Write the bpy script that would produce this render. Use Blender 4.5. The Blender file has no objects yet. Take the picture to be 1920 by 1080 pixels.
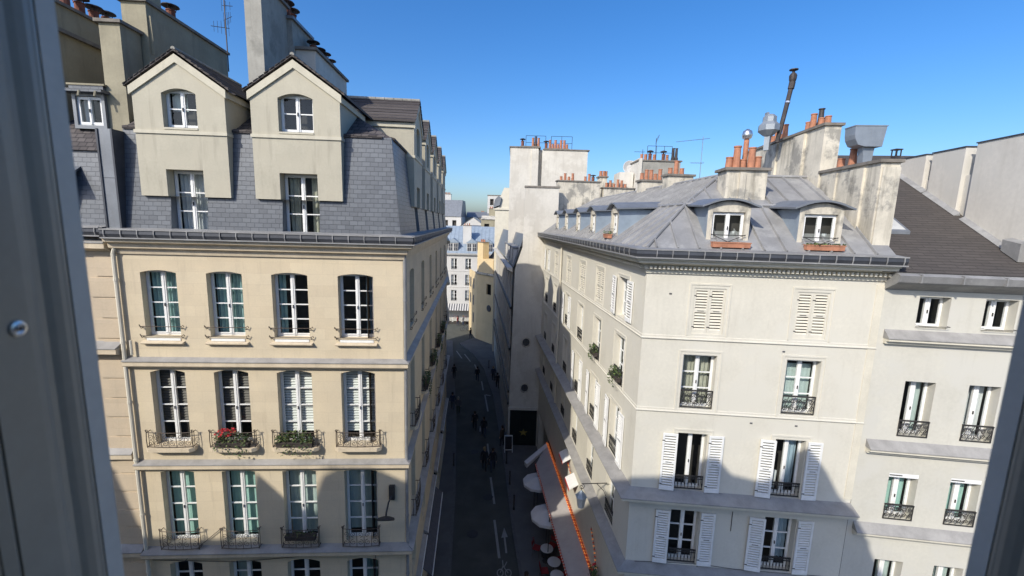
import bpy, math, random
from mathutils import Matrix, Vector
R_ = math.radians
random.seed(11)
sc = bpy.context.scene
COL = sc.collection

# ------------------------------------------------------------------ camera, sky, sun, exposure
CAM_H = 18.0
PITCH, ROLL, FOC = 0.150708, 0.027963, 801.36
cp, sp, cr, sr = math.cos(PITCH), math.sin(PITCH), math.cos(ROLL), math.sin(ROLL)
right = Vector((1, 0, 0)); down = Vector((0, -sp, -cp)); fwd = Vector((0, cp, -sp))
cx = right*cr - down*sr; cy = right*sr + down*cr
cd = bpy.data.cameras.new('camera'); cam = bpy.data.objects.new('camera', cd); COL.objects.link(cam)
m = Matrix.Identity(4)
for i in range(3):
    m[i][0] = cx[i]; m[i][1] = -cy[i]; m[i][2] = -fwd[i]
m.translation = Vector((0, 0, CAM_H)); cam.matrix_world = m
cd.sensor_width = 36; cd.lens = FOC/1920*36; cd.clip_start = 0.03; cd.clip_end = 2000
cd.dof.use_dof = True; cd.dof.focus_distance = 16; cd.dof.aperture_fstop = 5.6
sc.camera = cam

SUN_AZ, SUN_EL = R_(37.3), R_(36.0)          # the way the light travels over the ground, and its height
w = bpy.data.worlds.new('World'); sc.world = w; w.use_nodes = True
nt = w.node_tree; nt.nodes.clear()
sky = nt.nodes.new('ShaderNodeTexSky'); sky.sky_type = 'NISHITA'; sky.sun_disc = False
sky.sun_elevation = SUN_EL; sky.sun_rotation = SUN_AZ+math.pi
sky.altitude = 0; sky.air_density = 1.0; sky.dust_density = 2.2; sky.ozone_density = 5.0
bg = nt.nodes.new('ShaderNodeBackground'); bg.inputs[1].default_value = 0.15
ow = nt.nodes.new('ShaderNodeOutputWorld')
hs = nt.nodes.new('ShaderNodeHueSaturation'); hs.inputs['Hue'].default_value = .505; hs.inputs['Saturation'].default_value = 1.27; hs.inputs['Value'].default_value = .95
nt.links.new(sky.outputs[0], hs.inputs['Color']); nt.links.new(hs.outputs[0], bg.inputs[0]); nt.links.new(bg.outputs[0], ow.inputs[0])
sd = bpy.data.lights.new('sun', 'SUN'); sd.energy = 3.15; sd.angle = R_(0.53); sd.color = (1, .935, .82)
so = bpy.data.objects.new('sun', sd); COL.objects.link(so)
tv = Vector((math.sin(SUN_AZ)*math.cos(SUN_EL), math.cos(SUN_AZ)*math.cos(SUN_EL), -math.sin(SUN_EL)))
so.rotation_euler = tv.to_track_quat('-Z', 'Y').to_euler(); so.location = (-30, -40, 60)
sc.view_settings.view_transform = 'Standard'; sc.view_settings.look = 'None'
sc.view_settings.exposure = 0.53; sc.view_settings.gamma = 1
sc.cycles.max_bounces = 10; sc.cycles.diffuse_bounces = 7; sc.cycles.transparent_max_bounces = 12
sc.cycles.caustics_reflective = False; sc.cycles.caustics_refractive = False

# ------------------------------------------------------------------ materials
MATS = {}
def nodes(name):
    mt = bpy.data.materials.new(name); mt.use_nodes = True
    n = mt.node_tree.nodes; n.clear(); return mt, n, mt.node_tree.links
def coords(n, l, scale=(1, 1, 1)):
    tc = n.new('ShaderNodeTexCoord'); mp = n.new('ShaderNodeMapping'); mp.inputs['Scale'].default_value = scale
    l.new(tc.outputs['Object'], mp.inputs[0]); return mp.outputs[0]
def noise(n, l, scale, sc3=(1, 1, 1), detail=5, rough=.6):
    t = n.new('ShaderNodeTexNoise'); t.inputs['Scale'].default_value = scale
    t.inputs['Detail'].default_value = detail; t.inputs['Roughness'].default_value = rough
    l.new(coords(n, l, sc3), t.inputs['Vector']); return t.outputs['Fac']
def ramp(n, l, src, p0, p1, c0=(0, 0, 0, 1), c1=(1, 1, 1, 1)):
    r = n.new('ShaderNodeValToRGB'); r.color_ramp.elements[0].position = p0; r.color_ramp.elements[1].position = p1
    r.color_ramp.elements[0].color = c0; r.color_ramp.elements[1].color = c1
    l.new(src, r.inputs[0]); return r.outputs[0]
def mixc(n, l, fac, a, b, mode='MIX'):
    x = n.new('ShaderNodeMix'); x.data_type = 'RGBA'; x.blend_type = mode
    for sock, v in ((x.inputs[0], fac), (x.inputs[6], a), (x.inputs[7], b)):
        if isinstance(v, (int, float)): sock.default_value = v
        elif isinstance(v, tuple): sock.default_value = v if len(v) == 4 else (*v, 1)
        else: l.new(v, sock)
    return x.outputs[2]
def finish(mt, n, l, col, rough=.85, metal=0, bump=None, bstr=.2, bdist=.02, spec=.3, emit=None):
    b = n.new('ShaderNodeBsdfPrincipled'); o = n.new('ShaderNodeOutputMaterial')
    if isinstance(col, tuple): b.inputs['Base Color'].default_value = (*col[:3], 1)
    else: l.new(col, b.inputs['Base Color'])
    b.inputs['Roughness'].default_value = rough; b.inputs['Metallic'].default_value = metal
    b.inputs['Specular IOR Level'].default_value = spec
    if bump is not None:
        bp = n.new('ShaderNodeBump'); bp.inputs['Strength'].default_value = bstr; bp.inputs['Distance'].default_value = bdist
        l.new(bump, bp.inputs['Height']); l.new(bp.outputs[0], b.inputs['Normal'])
    if emit:
        b.inputs['Emission Color'].default_value = (*emit[0], 1); b.inputs['Emission Strength'].default_value = emit[1]
    l.new(b.outputs[0], o.inputs[0]); MATS[mt.name] = mt; return mt

def plain(name, col, rough=.8, var=.12, scale=2.0, streak=.0, patch=None, metal=0, spec=.3, bump=.0, streakcol=(.12, .11, .10), emit=None, pscale=.9, pth=(.52, .62), sth=(.52, .78)):
    """painted / rendered / metal surface: broad and fine tone variation, runs of dirt, worn patches"""
    mt, n, l = nodes(name)
    a = noise(n, l, scale, detail=6)
    lo = tuple(c*(1-var) for c in col); hi = tuple(min(1, c*(1+var*.8)) for c in col)
    c = ramp(n, l, a, .32, .68, (*lo, 1), (*hi, 1))
    f = noise(n, l, scale*14, detail=3)
    c = mixc(n, l, .35, c, ramp(n, l, f, .25, .75, (.72, .72, .72, 1), (1, 1, 1, 1)), 'MULTIPLY')
    if patch:
        p = noise(n, l, pscale, detail=8, rough=.68)
        c = mixc(n, l, ramp(n, l, p, *pth), c, patch)
    if streak:
        s = noise(n, l, 2.2, (1.6, 1.6, .16), detail=6, rough=.7)
        k = n.new('ShaderNodeMath'); k.operation = 'MULTIPLY'; k.inputs[1].default_value = streak
        l.new(ramp(n, l, s, *sth), k.inputs[0]); c = mixc(n, l, k.outputs[0], c, streakcol)
    return finish(mt, n, l, c, rough, metal, f if bump else None, bump, .02, spec, emit)

def bricky(name, c1, c2, mortar, bw, bh, msize, rough=.85, streak=.15, spec=.3, bstr=.25, bias=0, mul=None, metal=0, yz=False):
    mt, n, l = nodes(name)
    tc = n.new('ShaderNodeTexCoord'); sep = n.new('ShaderNodeSeparateXYZ'); cb = n.new('ShaderNodeCombineXYZ')
    l.new(tc.outputs['Object'], sep.inputs[0]); l.new(sep.outputs[1 if yz else 0], cb.inputs[0]); l.new(sep.outputs[2], cb.inputs[1])
    wz = n.new('ShaderNodeTexNoise'); wz.inputs['Scale'].default_value = 2.3; wz.inputs['Detail'].default_value = 4; l.new(tc.outputs['Object'], wz.inputs['Vector'])
    wm = n.new('ShaderNodeVectorMath'); wm.operation = 'SCALE'; wm.inputs['Scale'].default_value = min(.05, bh*.32); l.new(wz.outputs['Color'], wm.inputs[0])
    wa = n.new('ShaderNodeVectorMath'); wa.operation = 'ADD'; l.new(cb.outputs[0], wa.inputs[0]); l.new(wm.outputs[0], wa.inputs[1])
    br = n.new('ShaderNodeTexBrick'); l.new(wa.outputs[0], br.inputs['Vector'])
    br.inputs['Scale'].default_value = 1; br.inputs['Brick Width'].default_value = bw; br.inputs['Row Height'].default_value = bh
    br.inputs['Mortar Size'].default_value = msize; br.inputs['Mortar Smooth'].default_value = .2; br.inputs['Bias'].default_value = bias
    br.inputs['Color1'].default_value = (*c1, 1); br.inputs['Color2'].default_value = (*c2, 1); br.inputs['Mortar'].default_value = (*mortar, 1)
    a = noise(n, l, .8, detail=7, rough=.65)
    c = mixc(n, l, .55, br.outputs['Color'], ramp(n, l, a, .3, .72, (.70, .70, .72, 1), (1.0, .97, .93, 1)), 'MULTIPLY')
    f = noise(n, l, 22, detail=3)
    c = mixc(n, l, .3, c, ramp(n, l, f, .25, .75, (.7, .7, .7, 1), (1, 1, 1, 1)), 'MULTIPLY')
    if streak:
        s = noise(n, l, 2.2, (1.8, 1.8, .15), detail=6, rough=.7)
        k = n.new('ShaderNodeMath'); k.operation = 'MULTIPLY'; k.inputs[1].default_value = streak
        l.new(ramp(n, l, s, .55, .8), k.inputs[0]); c = mixc(n, l, k.outputs[0], c, (.17, .14, .11, 1))
    inv = n.new('ShaderNodeMath'); inv.operation = 'SUBTRACT'; inv.inputs[0].default_value = 1; l.new(br.outputs['Fac'], inv.inputs[1])
    return finish(mt, n, l, c, rough, metal, inv.outputs[0], bstr, .012, spec)

limestone = bricky('limestone', (.69, .595, .43), (.645, .55, .395), (.62, .525, .38), .95, .34, .006, streak=.34, bstr=.12)
limestone_trim = plain('limestone_trim', (.61, .515, .375), var=.13, streak=.3, streakcol=(.16, .13, .10))
rustic_stone = bricky('rusticated_stone', (.60, .50, .37), (.56, .465, .34), (.49, .41, .30), 1.6, .42, .004, streak=.18, bstr=.1)
lead = plain('lead_flashing', (.31, .30, .285), rough=.55, var=.2, streak=.2, spec=.45)
cream_render = plain('cream_render', (.625, .595, .51), var=.07, scale=.8, streak=.30, streakcol=(.36, .325, .26), patch=(.595, .57, .495), pscale=.45, pth=(.48, .56), sth=(.55, .8))
dormer_render = plain('dormer_render', (.475, .44, .345), var=.10, scale=1.1, streak=.5, streakcol=(.24, .215, .17), sth=(.54, .76), patch=(.445, .41, .32), pscale=.9, pth=(.47, .58), bump=.2)
grey_render = plain('pale_grey_render', (.565, .545, .475), var=.06, scale=.7, streak=.28, streakcol=(.33, .31, .27), patch=(.535, .52, .465), pscale=.4, pth=(.48, .56), sth=(.55, .8))
trim_paint = plain('cream_trim_paint', (.64, .60, .495), var=.08, streak=.22, streakcol=(.30, .27, .22))
white_paint = plain('white_window_paint', (.80, .80, .78), rough=.45, var=.06, scale=4, spec=.5)
shutter_paint = plain('white_shutter_paint', (.78, .78, .76), rough=.5, var=.07, scale=5, streak=.1, spec=.4)
slate = bricky('slate', (.098, .109, .126), (.138, .153, .173), (.054, .06, .07), .24, .135, .007, rough=.42, streak=.06, spec=.55, bstr=.6)
dark_tile = bricky('dark_roof_tile', (.06, .052, .052), (.125, .11, .104), (.03, .027, .028), .22, .14, .012, rough=.8, streak=.05, bstr=.7)
brown_tile = bricky('brown_roof_tile', (.088, .078, .072), (.074, .066, .061), (.05, .045, .042), .5, .075, .008, rough=.85, streak=.04, bstr=.7)
zinc = plain('zinc_sheet', (.27, .268, .265), rough=.55, var=.16, scale=1.6, streak=.4, streakcol=(.17, .17, .17), metal=.12, spec=.45, patch=(.32, .318, .31), pscale=1.3, pth=(.52, .62), bump=.15)
zinc_dark = plain('weathered_zinc', (.20, .215, .235), rough=.5, var=.15, streak=.15, metal=.3, spec=.5)
zinc_blue = plain('blue_zinc_sheet', (.30, .36, .42), rough=.5, var=.12, streak=.12, metal=.2, spec=.5)
gutter_dark = plain('dark_gutter_metal', (.075, .08, .092), rough=.5, var=.2, metal=.3)  # dark metal, the gutter trough's own colour
old_plaster = plain('weathered_chimney_plaster', (.60, .555, .46), var=.16, scale=1.2, streak=.6, streakcol=(.16, .145, .115), patch=(.30, .285, .25), pscale=.9, pth=(.50, .58), bump=.3, sth=(.5, .7))
grey_concrete = plain('grey_cement_render', (.33, .32, .285), var=.16, scale=1.3, streak=.45, streakcol=(.12, .115, .10), patch=(.23, .225, .20), bump=.2)
tan_plaster = plain('tan_chimney_plaster', (.31, .28, .20), var=.14, scale=1.2, streak=.55, streakcol=(.13, .115, .085), bump=.2)
white_plaster = plain('white_wall_plaster', (.62, .59, .525), var=.10, scale=.5, streak=.5, streakcol=(.36, .335, .29), patch=(.52, .49, .43), pscale=.45, pth=(.49, .57), sth=(.52, .76), bump=.25)
party_plaster = plain('grey_party_wall_plaster', (.62, .59, .53), var=.07, scale=.6, streak=.28, streakcol=(.36, .33, .27), patch=(.55, .53, .48), pscale=.5)
dormer_trim = plain('dormer_trim_render', (.56, .52, .41), var=.1, streak=.3, streakcol=(.28, .25, .2))
closed_shutter_paint = plain('cream_shutter_paint', (.66, .625, .53), rough=.55, var=.07, scale=5, streak=.15, spec=.35)
cap_stone = plain('chimney_cap_cement', (.20, .18, .155), var=.25, scale=4, streak=.2)
terracotta = plain('terracotta', (.42, .19, .115), rough=.8, var=.22, scale=5, streak=.25, streakcol=(.13, .07, .05))
dark_clay = plain('sooty_clay', (.20, .075, .05), var=.3, scale=6, streak=.3)
cowl_metal = plain('sooty_cowl_metal', (.07, .062, .062), rough=.6, var=.3, scale=6, metal=.4)
duct_metal = plain('galvanised_duct', (.30, .33, .36), rough=.45, var=.12, scale=2.5, streak=.15, metal=.4, spec=.5)
steel = plain('bright_steel', (.68, .68, .68), rough=.28, var=.1, metal=.9)
iron = plain('black_wrought_iron', (.035, .033, .032), rough=.55, var=.3, scale=9, spec=.4)
rust_iron = plain('rusty_brown_iron', (.085, .065, .05), rough=.7, var=.35, scale=9)
interior = plain('painted_room_dark', (.055, .05, .046), var=.3, scale=1.2)  # dark of the rooms put into the colour of panels behind the openings
asphalt = plain('asphalt', (.088, .091, .078), rough=.9, var=.18, scale=.9, patch=(.068, .071, .062), pscale=.35, bump=.3)
pavement_m = bricky('pavement_slabs', (.115, .112, .108), (.098, .096, .094), (.06, .058, .056), 1.0, .6, .01, streak=0, bstr=.1)
def _pave():
    mt, n, l = nodes('asphalt_pavement'); a = noise(n, l, .7, detail=7); f = noise(n, l, 30, detail=3)
    c = ramp(n, l, a, .3, .7, (.115, .112, .105, 1), (.165, .16, .15, 1))
    c = mixc(n, l, .4, c, ramp(n, l, f, .2, .8, (.6, .6, .6, 1), (1, 1, 1, 1)), 'MULTIPLY')
    return finish(mt, n, l, c, .9, 0, f, .2)
pave_m = _pave()
kerb_m = plain('granite_kerb', (.13, .128, .123), var=.2, scale=5)
ground_m = plain('city_ground', (.09, .088, .085), var=.2, scale=.3)
marking = plain('worn_road_paint', (.31, .31, .295), var=.12, scale=3, patch=(.13, .13, .13), pscale=5, pth=(.60, .70))
frame_paint = plain('shaded_frame_paint', (.28, .275, .24), rough=.4, var=.1, scale=6, spec=.5)  # room-side shade put into a darker copy of the frame's paint
pale_frame = plain('lit_frame_paint', (.66, .66, .63), rough=.4, var=.06, scale=6, spec=.5)  # sky light on the outer stop put into a paler copy of the paint
awning_m = plain('grey_awning_fabric', (.40, .375, .36), rough=.9, var=.08, scale=1.5, streak=.08)
parasol_m = plain('off_white_canvas', (.62, .61, .60), rough=.9, var=.06, scale=2)
dark_shop = plain('dark_green_shopfront', (.014, .022, .022), rough=.35, var=.3, scale=2, spec=.5)
gold = plain('dull_gold_paint', (.30, .24, .07), rough=.6, var=.2, scale=6)
leaf_d = plain('dark_leaf', (.045, .085, .03), rough=.6, var=.4, scale=9)
leaf_l = plain('light_leaf', (.12, .155, .05), rough=.6, var=.4, scale=9)
petal = plain('red_petal', (.62, .05, .06), rough=.6, var=.3, scale=9)
soil_box = plain('dark_planter_box', (.06, .05, .045), var=.25, scale=5)
yellow_render = plain('yellow_ochre_render', (.68, .53, .31), var=.08, scale=.5, streak=.15, streakcol=(.32, .25, .15))
far_white = plain('far_white_render', (.56, .55, .525), var=.07, scale=.4, streak=.3, streakcol=(.38, .37, .35))
curtain_teal = plain('teal_net_curtain', (.34, .50, .48), var=.15, scale=4)
curtain_grey = plain('grey_green_blind', (.46, .54, .51), var=.06, scale=2)
curtain_mint = plain('mint_blind', (.38, .58, .52), var=.05, scale=2)
curtain_white = plain('white_net_curtain', (.60, .61, .61), var=.07, scale=4)
curtain_beige = plain('beige_curtain', (.42, .41, .33), var=.15, scale=4)
curtain_blue = plain('pale_blue_curtain', (.36, .46, .53), var=.1, scale=3)
blind_dark = plain('brown_blind_slats', (.105, .085, .07), rough=.5, var=.15, scale=6)
blind_white = plain('white_blind_slats', (.72, .71, .67), rough=.5, var=.06, scale=6)
skin_m = plain('skin', (.46, .29, .21), var=.1, scale=9)
bulb_red = plain('red_bulb', (.55, .05, .02), rough=.3, emit=((1, .13, .03), .06))
bulb_amber = plain('amber_bulb', (.7, .35, .1), rough=.3, emit=((1, .30, .08), .32))
bulb_white = plain('white_bulb', (.75, .7, .65), rough=.3)
lamp_glass = plain('milky_lantern_glass', (.55, .55, .52), rough=.3, spec=.5)
def cloth(name, c): return plain(name, c, rough=.9, var=.15, scale=7)
CL = {k: cloth(k+'_cloth', c) for k, c in dict(black=(.028, .028, .032), navy=(.04, .05, .085), grey=(.10, .10, .11), white=(.62, .62, .66), brown=(.08, .055, .04), denim=(.05, .07, .12), red=(.25, .03, .03), olive=(.06, .065, .04)).items()}
hair_b = plain('brown_hair', (.04, .025, .017), var=.3, scale=12)
hair_l = plain('fair_hair', (.30, .22, .12), var=.3, scale=12)
hair_g = plain('grey_hair', (.30, .29, .28), var=.3, scale=12)
shoe = plain('dark_shoe', (.02, .018, .016), rough=.5)
def _glass():
    mt, n, l = nodes('window_glass')
    tr = n.new('ShaderNodeBsdfTransparent'); tr.inputs[0].default_value = (.90, .94, .94, 1)
    gl = n.new('ShaderNodeBsdfGlossy'); gl.inputs['Roughness'].default_value = .015; gl.inputs[0].default_value = (.9, .95, 1, 1)
    lw = n.new('ShaderNodeLayerWeight'); lw.inputs[0].default_value = .5
    pw = n.new('ShaderNodeMath'); pw.operation = 'POWER'; pw.inputs[1].default_value = 4; l.new(lw.outputs['Facing'], pw.inputs[0])
    fr = n.new('ShaderNodeMath'); fr.operation = 'MULTIPLY_ADD'; fr.inputs[1].default_value = .75; fr.inputs[2].default_value = .03; l.new(pw.outputs[0], fr.inputs[0])
    nz = noise(n, l, 1.3, detail=2); bp = n.new('ShaderNodeBump'); bp.inputs['Strength'].default_value = .05; bp.inputs['Distance'].default_value = .05
    l.new(nz, bp.inputs['Height']); l.new(bp.outputs[0], gl.inputs['Normal'])
    mx = n.new('ShaderNodeMixShader'); o = n.new('ShaderNodeOutputMaterial')
    l.new(fr.outputs[0], mx.inputs[0]); l.new(tr.outputs[0], mx.inputs[1]); l.new(gl.outputs[0], mx.inputs[2]); l.new(mx.outputs[0], o.inputs[0])
    return mt
glass = _glass()

# ------------------------------------------------------------------ mesh builder
class MB:
    def __init__(s): s.v = []; s.f = []; s.mi = []; s.M = None
    def add(s, vs, fs, mi=0):
        o = len(s.v)
        for p in vs:
            p = Vector(p); s.v.append(s.M @ p if s.M else p)
        for f in fs: s.f.append([o+i for i in f]); s.mi.append(mi)
    def quad(s, a, b, c, d, mi=0): s.add([a, b, c, d], [(0, 1, 2, 3)], mi)
    def poly(s, pts, mi=0): s.add(pts, [tuple(range(len(pts)))], mi)
    def hexa(s, p, mi=0):
        s.add(p, [(0, 3, 2, 1), (4, 5, 6, 7), (0, 1, 5, 4), (1, 2, 6, 5), (2, 3, 7, 6), (3, 0, 4, 7)], mi)
    def box(s, x0, x1, y0, y1, z0, z1, mi=0):
        s.hexa([(x0, y0, z0), (x1, y0, z0), (x1, y1, z0), (x0, y1, z0), (x0, y0, z1), (x1, y0, z1), (x1, y1, z1), (x0, y1, z1)], mi)
    def prism_xz(s, pts, y0, y1, mi=0):
        n = len(pts); s.add([(x, y0, z) for x, z in pts]+[(x, y1, z) for x, z in pts],
            [tuple(range(n)), tuple(range(2*n-1, n-1, -1))]+[(i, i+n, (i+1) % n+n, (i+1) % n) for i in range(n)], mi)
    def prism_xy(s, pts, z0, z1, mi=0):
        n = len(pts); s.add([(x, y, z0) for x, y in pts]+[(x, y, z1) for x, y in pts],
            [tuple(range(n-1, -1, -1)), tuple(range(n, 2*n))]+[(i, (i+1) % n, (i+1) % n+n, i+n) for i in range(n)], mi)
    def prism_yz(s, pts, x0, x1, mi=0):
        n = len(pts); s.add([(x0, y, z) for y, z in pts]+[(x1, y, z) for y, z in pts],
            [tuple(range(n-1, -1, -1)), tuple(range(n, 2*n))]+[(i, (i+1) % n, (i+1) % n+n, i+n) for i in range(n)], mi)
    def mould(s, u0, u1, prof, mi=0, e0=0., e1=0.):
        """profile of (out, z) swept along u, ends mitred by e0 / e1 times the projection"""
        n = len(prof)
        s.add([(u0-e0*o, -o, z) for o, z in prof]+[(u1+e1*o, -o, z) for o, z in prof],
            [tuple(range(n-1, -1, -1)), tuple(range(n, 2*n))]+[(i, (i+1) % n, (i+1) % n+n, i+n) for i in range(n)], mi)
    def tube(s, pts, r, n=5, mi=0):
        pts = [Vector(p) for p in pts]; o = len(s.v); vs = []
        for i, p in enumerate(pts):
            t = (pts[min(i+1, len(pts)-1)]-pts[max(i-1, 0)]).normalized()
            a = t.cross(Vector((0, 0, 1)) if abs(t.z) < .9 else Vector((1, 0, 0))).normalized(); b = t.cross(a)
            rr = r[i] if isinstance(r, (list, tuple)) else r
            for k in range(n):
                w_ = 2*math.pi*k/n; vs.append(p+a*math.cos(w_)*rr+b*math.sin(w_)*rr)
        fs = []
        for i in range(len(pts)-1):
            for k in range(n): fs.append((i*n+k, i*n+(k+1) % n, (i+1)*n+(k+1) % n, (i+1)*n+k))
        fs.append(tuple(range(n-1, -1, -1))); fs.append(tuple((len(pts)-1)*n+k for k in range(n)))
        s.add(vs, fs, mi)
    def lathe(s, prof, c=(0, 0, 0), n=10, mi=0):
        vs = []; fs = []
        for r, z in prof:
            for k in range(n):
                a = 2*math.pi*k/n; vs.append((c[0]+r*math.cos(a), c[1]+r*math.sin(a), c[2]+z))
        for i in range(len(prof)-1):
            for k in range(n): fs.append((i*n+k, i*n+(k+1) % n, (i+1)*n+(k+1) % n, (i+1)*n+k))
        fs.append(tuple(range(n-1, -1, -1))); fs.append(tuple((len(prof)-1)*n+k for k in range(n)))
        s.add(vs, fs, mi)
    def wall(s, u0, u1, z0, z1, holes, depth=.3, mi=0, yf=None, back=None, rmi=None):
        """wall face with openings (u0,u1,z0,z1,arch rise) and their reveals; yf(z) leans it"""
        yf = yf or (lambda z: 0.); rmi = mi if rmi is None else rmi
        xs = sorted({u0, u1, *[h[0] for h in holes], *[h[1] for h in holes]}); zs = sorted({z0, z1, *[h[2] for h in holes], *[h[3] for h in holes]})
        xs = [x for x in xs if u0 <= x <= u1]; zs = [z for z in zs if z0 <= z <= z1]
        for a, b in zip(xs, xs[1:]):
            for c, d in zip(zs, zs[1:]):
                mx, mz = (a+b)/2, (c+d)/2
                if any(h[0] < mx < h[1] and h[2] < mz < h[3] for h in holes): continue
                s.quad((a, yf(c), c), (b, yf(c), c), (b, yf(d), d), (a, yf(d), d), mi)
        for h in holes:
            a, b, c, d = h[:4]; r = h[4] if len(h) > 4 else 0; dp = h[5] if len(h) > 5 else depth
            e = d-r
            s.quad((a, yf(c), c), (a, yf(e), e), (a, dp, e), (a, dp, c), rmi); s.quad((b, yf(c), c), (b, dp, c), (b, dp, e), (b, yf(e), e), rmi)
            s.quad((a, yf(c), c), (a, dp, c), (b, dp, c), (b, yf(c), c), rmi)
            if r:
                N = 8; q = [(a+(b-a)*i/N, e+r*(1-((2*i/N-1)**2))) for i in range(N+1)]
                for (xa, za), (xb, zb) in zip(q, q[1:]):
                    s.quad((xa, yf(za), za), (xb, yf(zb), zb), (xb, yf(d), d), (xa, yf(d), d), mi)
                    s.quad((xa, yf(za), za), (xa, dp, za), (xb, dp, zb), (xb, yf(zb), zb), rmi)
            else: s.quad((a, yf(d), d), (b, yf(d), d), (b, dp, d), (a, dp, d), rmi)
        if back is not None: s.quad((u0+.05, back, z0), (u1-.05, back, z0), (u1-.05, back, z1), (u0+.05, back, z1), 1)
    def slope(s, pts, eave, space=.6, rh=.07, rw=.06, mi=0, rmi=None):
        """flat roof facet with raised standing seams running up it"""
        pts = [Vector(p) for p in pts]; s.poly(pts, mi)
        if not space: return
        e = Vector(eave).normalized(); nrm = Vector((0, 0, 0))
        for i in range(len(pts)):
            nrm += (pts[i]-pts[0]).cross(pts[(i+1) % len(pts)]-pts[0])
        nrm.normalize()
        if nrm.z < 0: nrm = -nrm
        up = nrm.cross(e); p0 = pts[0]
        q = [((p-p0).dot(e), (p-p0).dot(up)) for p in pts]; a0, a1 = min(x for x, _ in q), max(x for x, _ in q)
        a = a0+space*.5
        while a < a1-.05:
            ys = []
            for (xa, ya), (xb, yb) in zip(q, q[1:]+q[:1]):
                if (xa-a)*(xb-a) < 0: ys.append(ya+(yb-ya)*(a-xa)/(xb-xa))
            if len(ys) >= 2 and max(ys)-min(ys) > .15:
                b0, b1 = min(ys)+.02, max(ys)-.02; g = lambda aa, bb, h: p0+e*aa+up*bb+nrm*h
                s.hexa([g(a-rw/2, b0, -.01), g(a+rw/2, b0, -.01), g(a+rw/2, b1, -.01), g(a-rw/2, b1, -.01), g(a-rw/4, b0, rh), g(a+rw/4, b0, rh), g(a+rw/4, b1, rh), g(a-rw/4, b1, rh)], mi if rmi is None else rmi)
            a += space
    def mesh(s, name, mats, smooth=False):
        me = bpy.data.meshes.new(name); me.from_pydata([tuple(v) for v in s.v], [], s.f)
        for mm in mats: me.materials.append(mm)
        me.polygons.foreach_set('material_index', s.mi)
        if smooth: me.polygons.foreach_set('use_smooth', [True]*len(s.f))
        me.update(); return me
    def build(s, name, mats, parent=None, M=None, smooth=False):
        return put(name, s.mesh(name, mats if isinstance(mats, (list, tuple)) else [mats], smooth), parent, M)
def put(name, me, parent=None, M=None):
    o = bpy.data.objects.new(name, me); COL.objects.link(o)
    if parent: o.parent = parent
    if M is not None: o.matrix_basis = M
    return o
def tag(o, label, cat, group=None, kind=None):
    o['label'] = label; o['category'] = cat
    if group: o['group'] = group
    if kind: o['kind'] = kind
    return o
def thing(name, label, cat, loc=(0, 0, 0), rz=0, group=None):
    o = bpy.data.objects.new(name, None); COL.objects.link(o); o.empty_display_size = .2
    o.location = loc; o.rotation_euler = (0, 0, rz); return tag(o, label, cat, group)
T = Matrix.Translation
def RZ(a): return Matrix.Rotation(a, 4, 'Z')
CACHE = {}
def cached(key, fn):
    if key not in CACHE: CACHE[key] = fn()
    return CACHE[key]

# ------------------------------------------------------------------ windows, shutters, railings
def win_mesh(W, H, rows, st=.046, trans=0, cs=.075):
    def f():
        b = MB(); fw = .032
        b.box(-W/2, -W/2+fw, 0, .07, 0, H); b.box(W/2-fw, W/2, 0, .07, 0, H); b.box(-W/2+fw, W/2-fw, 0, .07, H-fw, H); b.box(-W/2+fw, W/2-fw, 0, .07, 0, fw)
        x0, x1 = -W/2+fw, W/2-fw
        b.box(-cs, cs, -.02, .05, fw, H-fw); b.box(-.02, .02, -.035, -.0205, fw, H-fw)
        for a, c in ((x0, -cs), (cs, x1)):
            o = a if a < -cs else c
            if a == x0: b.box(a, a+st, -.006, .045, fw, H-fw); l, r = a+st, c
            else: b.box(c-st, c, -.006, .045, fw, H-fw); l, r = a, c-st
            b.box(l, r, -.006, .045, fw, fw+st*1.4); b.box(l, r, -.006, .045, H-fw-st, H-fw)
            z0, z1 = fw+st*1.4, H-fw-st
            for k in range(1, rows):
                z = z0+(z1-z0)*k/rows; b.box(l, r, -.004, .04, z-.016, z+.016)
        b.box(-.012, .012, -.06, -.0355, H*.45, H*.45+.10, 1)
        return b.mesh('window', [white_paint, iron])
    return cached(('win', round(W, 2), round(H, 2), rows, st, cs), f)
def pane_mesh(W, H):
    def f():
        b = MB(); b.quad((-W/2+.04, .025, .04), (W/2-.04, .025, .04), (W/2-.04, .025, H-.04), (-W/2+.04, .025, H-.04)); return b.mesh('pane', [glass])
    return cached(('pane', round(W, 2), round(H, 2)), f)
def curtain_mesh(x0, x1, z0, z1, mt, amp=.025, wl=.11, seed=0):
    def f():
        b = MB(); rnd = random.Random(seed); N = max(4, int((x1-x0)/wl*5)); ph = rnd.random()*6
        for i in range(N):
            xa, xb = x0+(x1-x0)*i/N, x0+(x1-x0)*(i+1)/N
            ya, yb = (.20+amp*math.sin(ph+xx/wl*6.28+.6*math.sin(xx*9)) for xx in (xa, xb))
            b.quad((xa, ya, z0), (xb, yb, z0), (xb, yb*.9, z1), (xa, ya*.9, z1))
        return b.mesh('curtain', [mt])
    return cached(('cur', x0, x1, z0, z1, mt.name, amp, wl, seed), f)
def blind_mesh(W, H, z0, mt):
    def f():
        b = MB(); z = z0
        while z < H-.06:
            b.hexa([(-W/2+.05, .095, z), (W/2-.05, .095, z), (W/2-.05, .125, z+.052), (-W/2+.05, .125, z+.052), (-W/2+.05, .098, z+.006), (W/2-.05, .098, z+.006), (W/2-.05, .128, z+.058), (-W/2+.05, .128, z+.058)])
            z += .088
        return b.mesh('blind', [mt])
    return cached(('blind', W, H, z0, mt.name), f)
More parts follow.
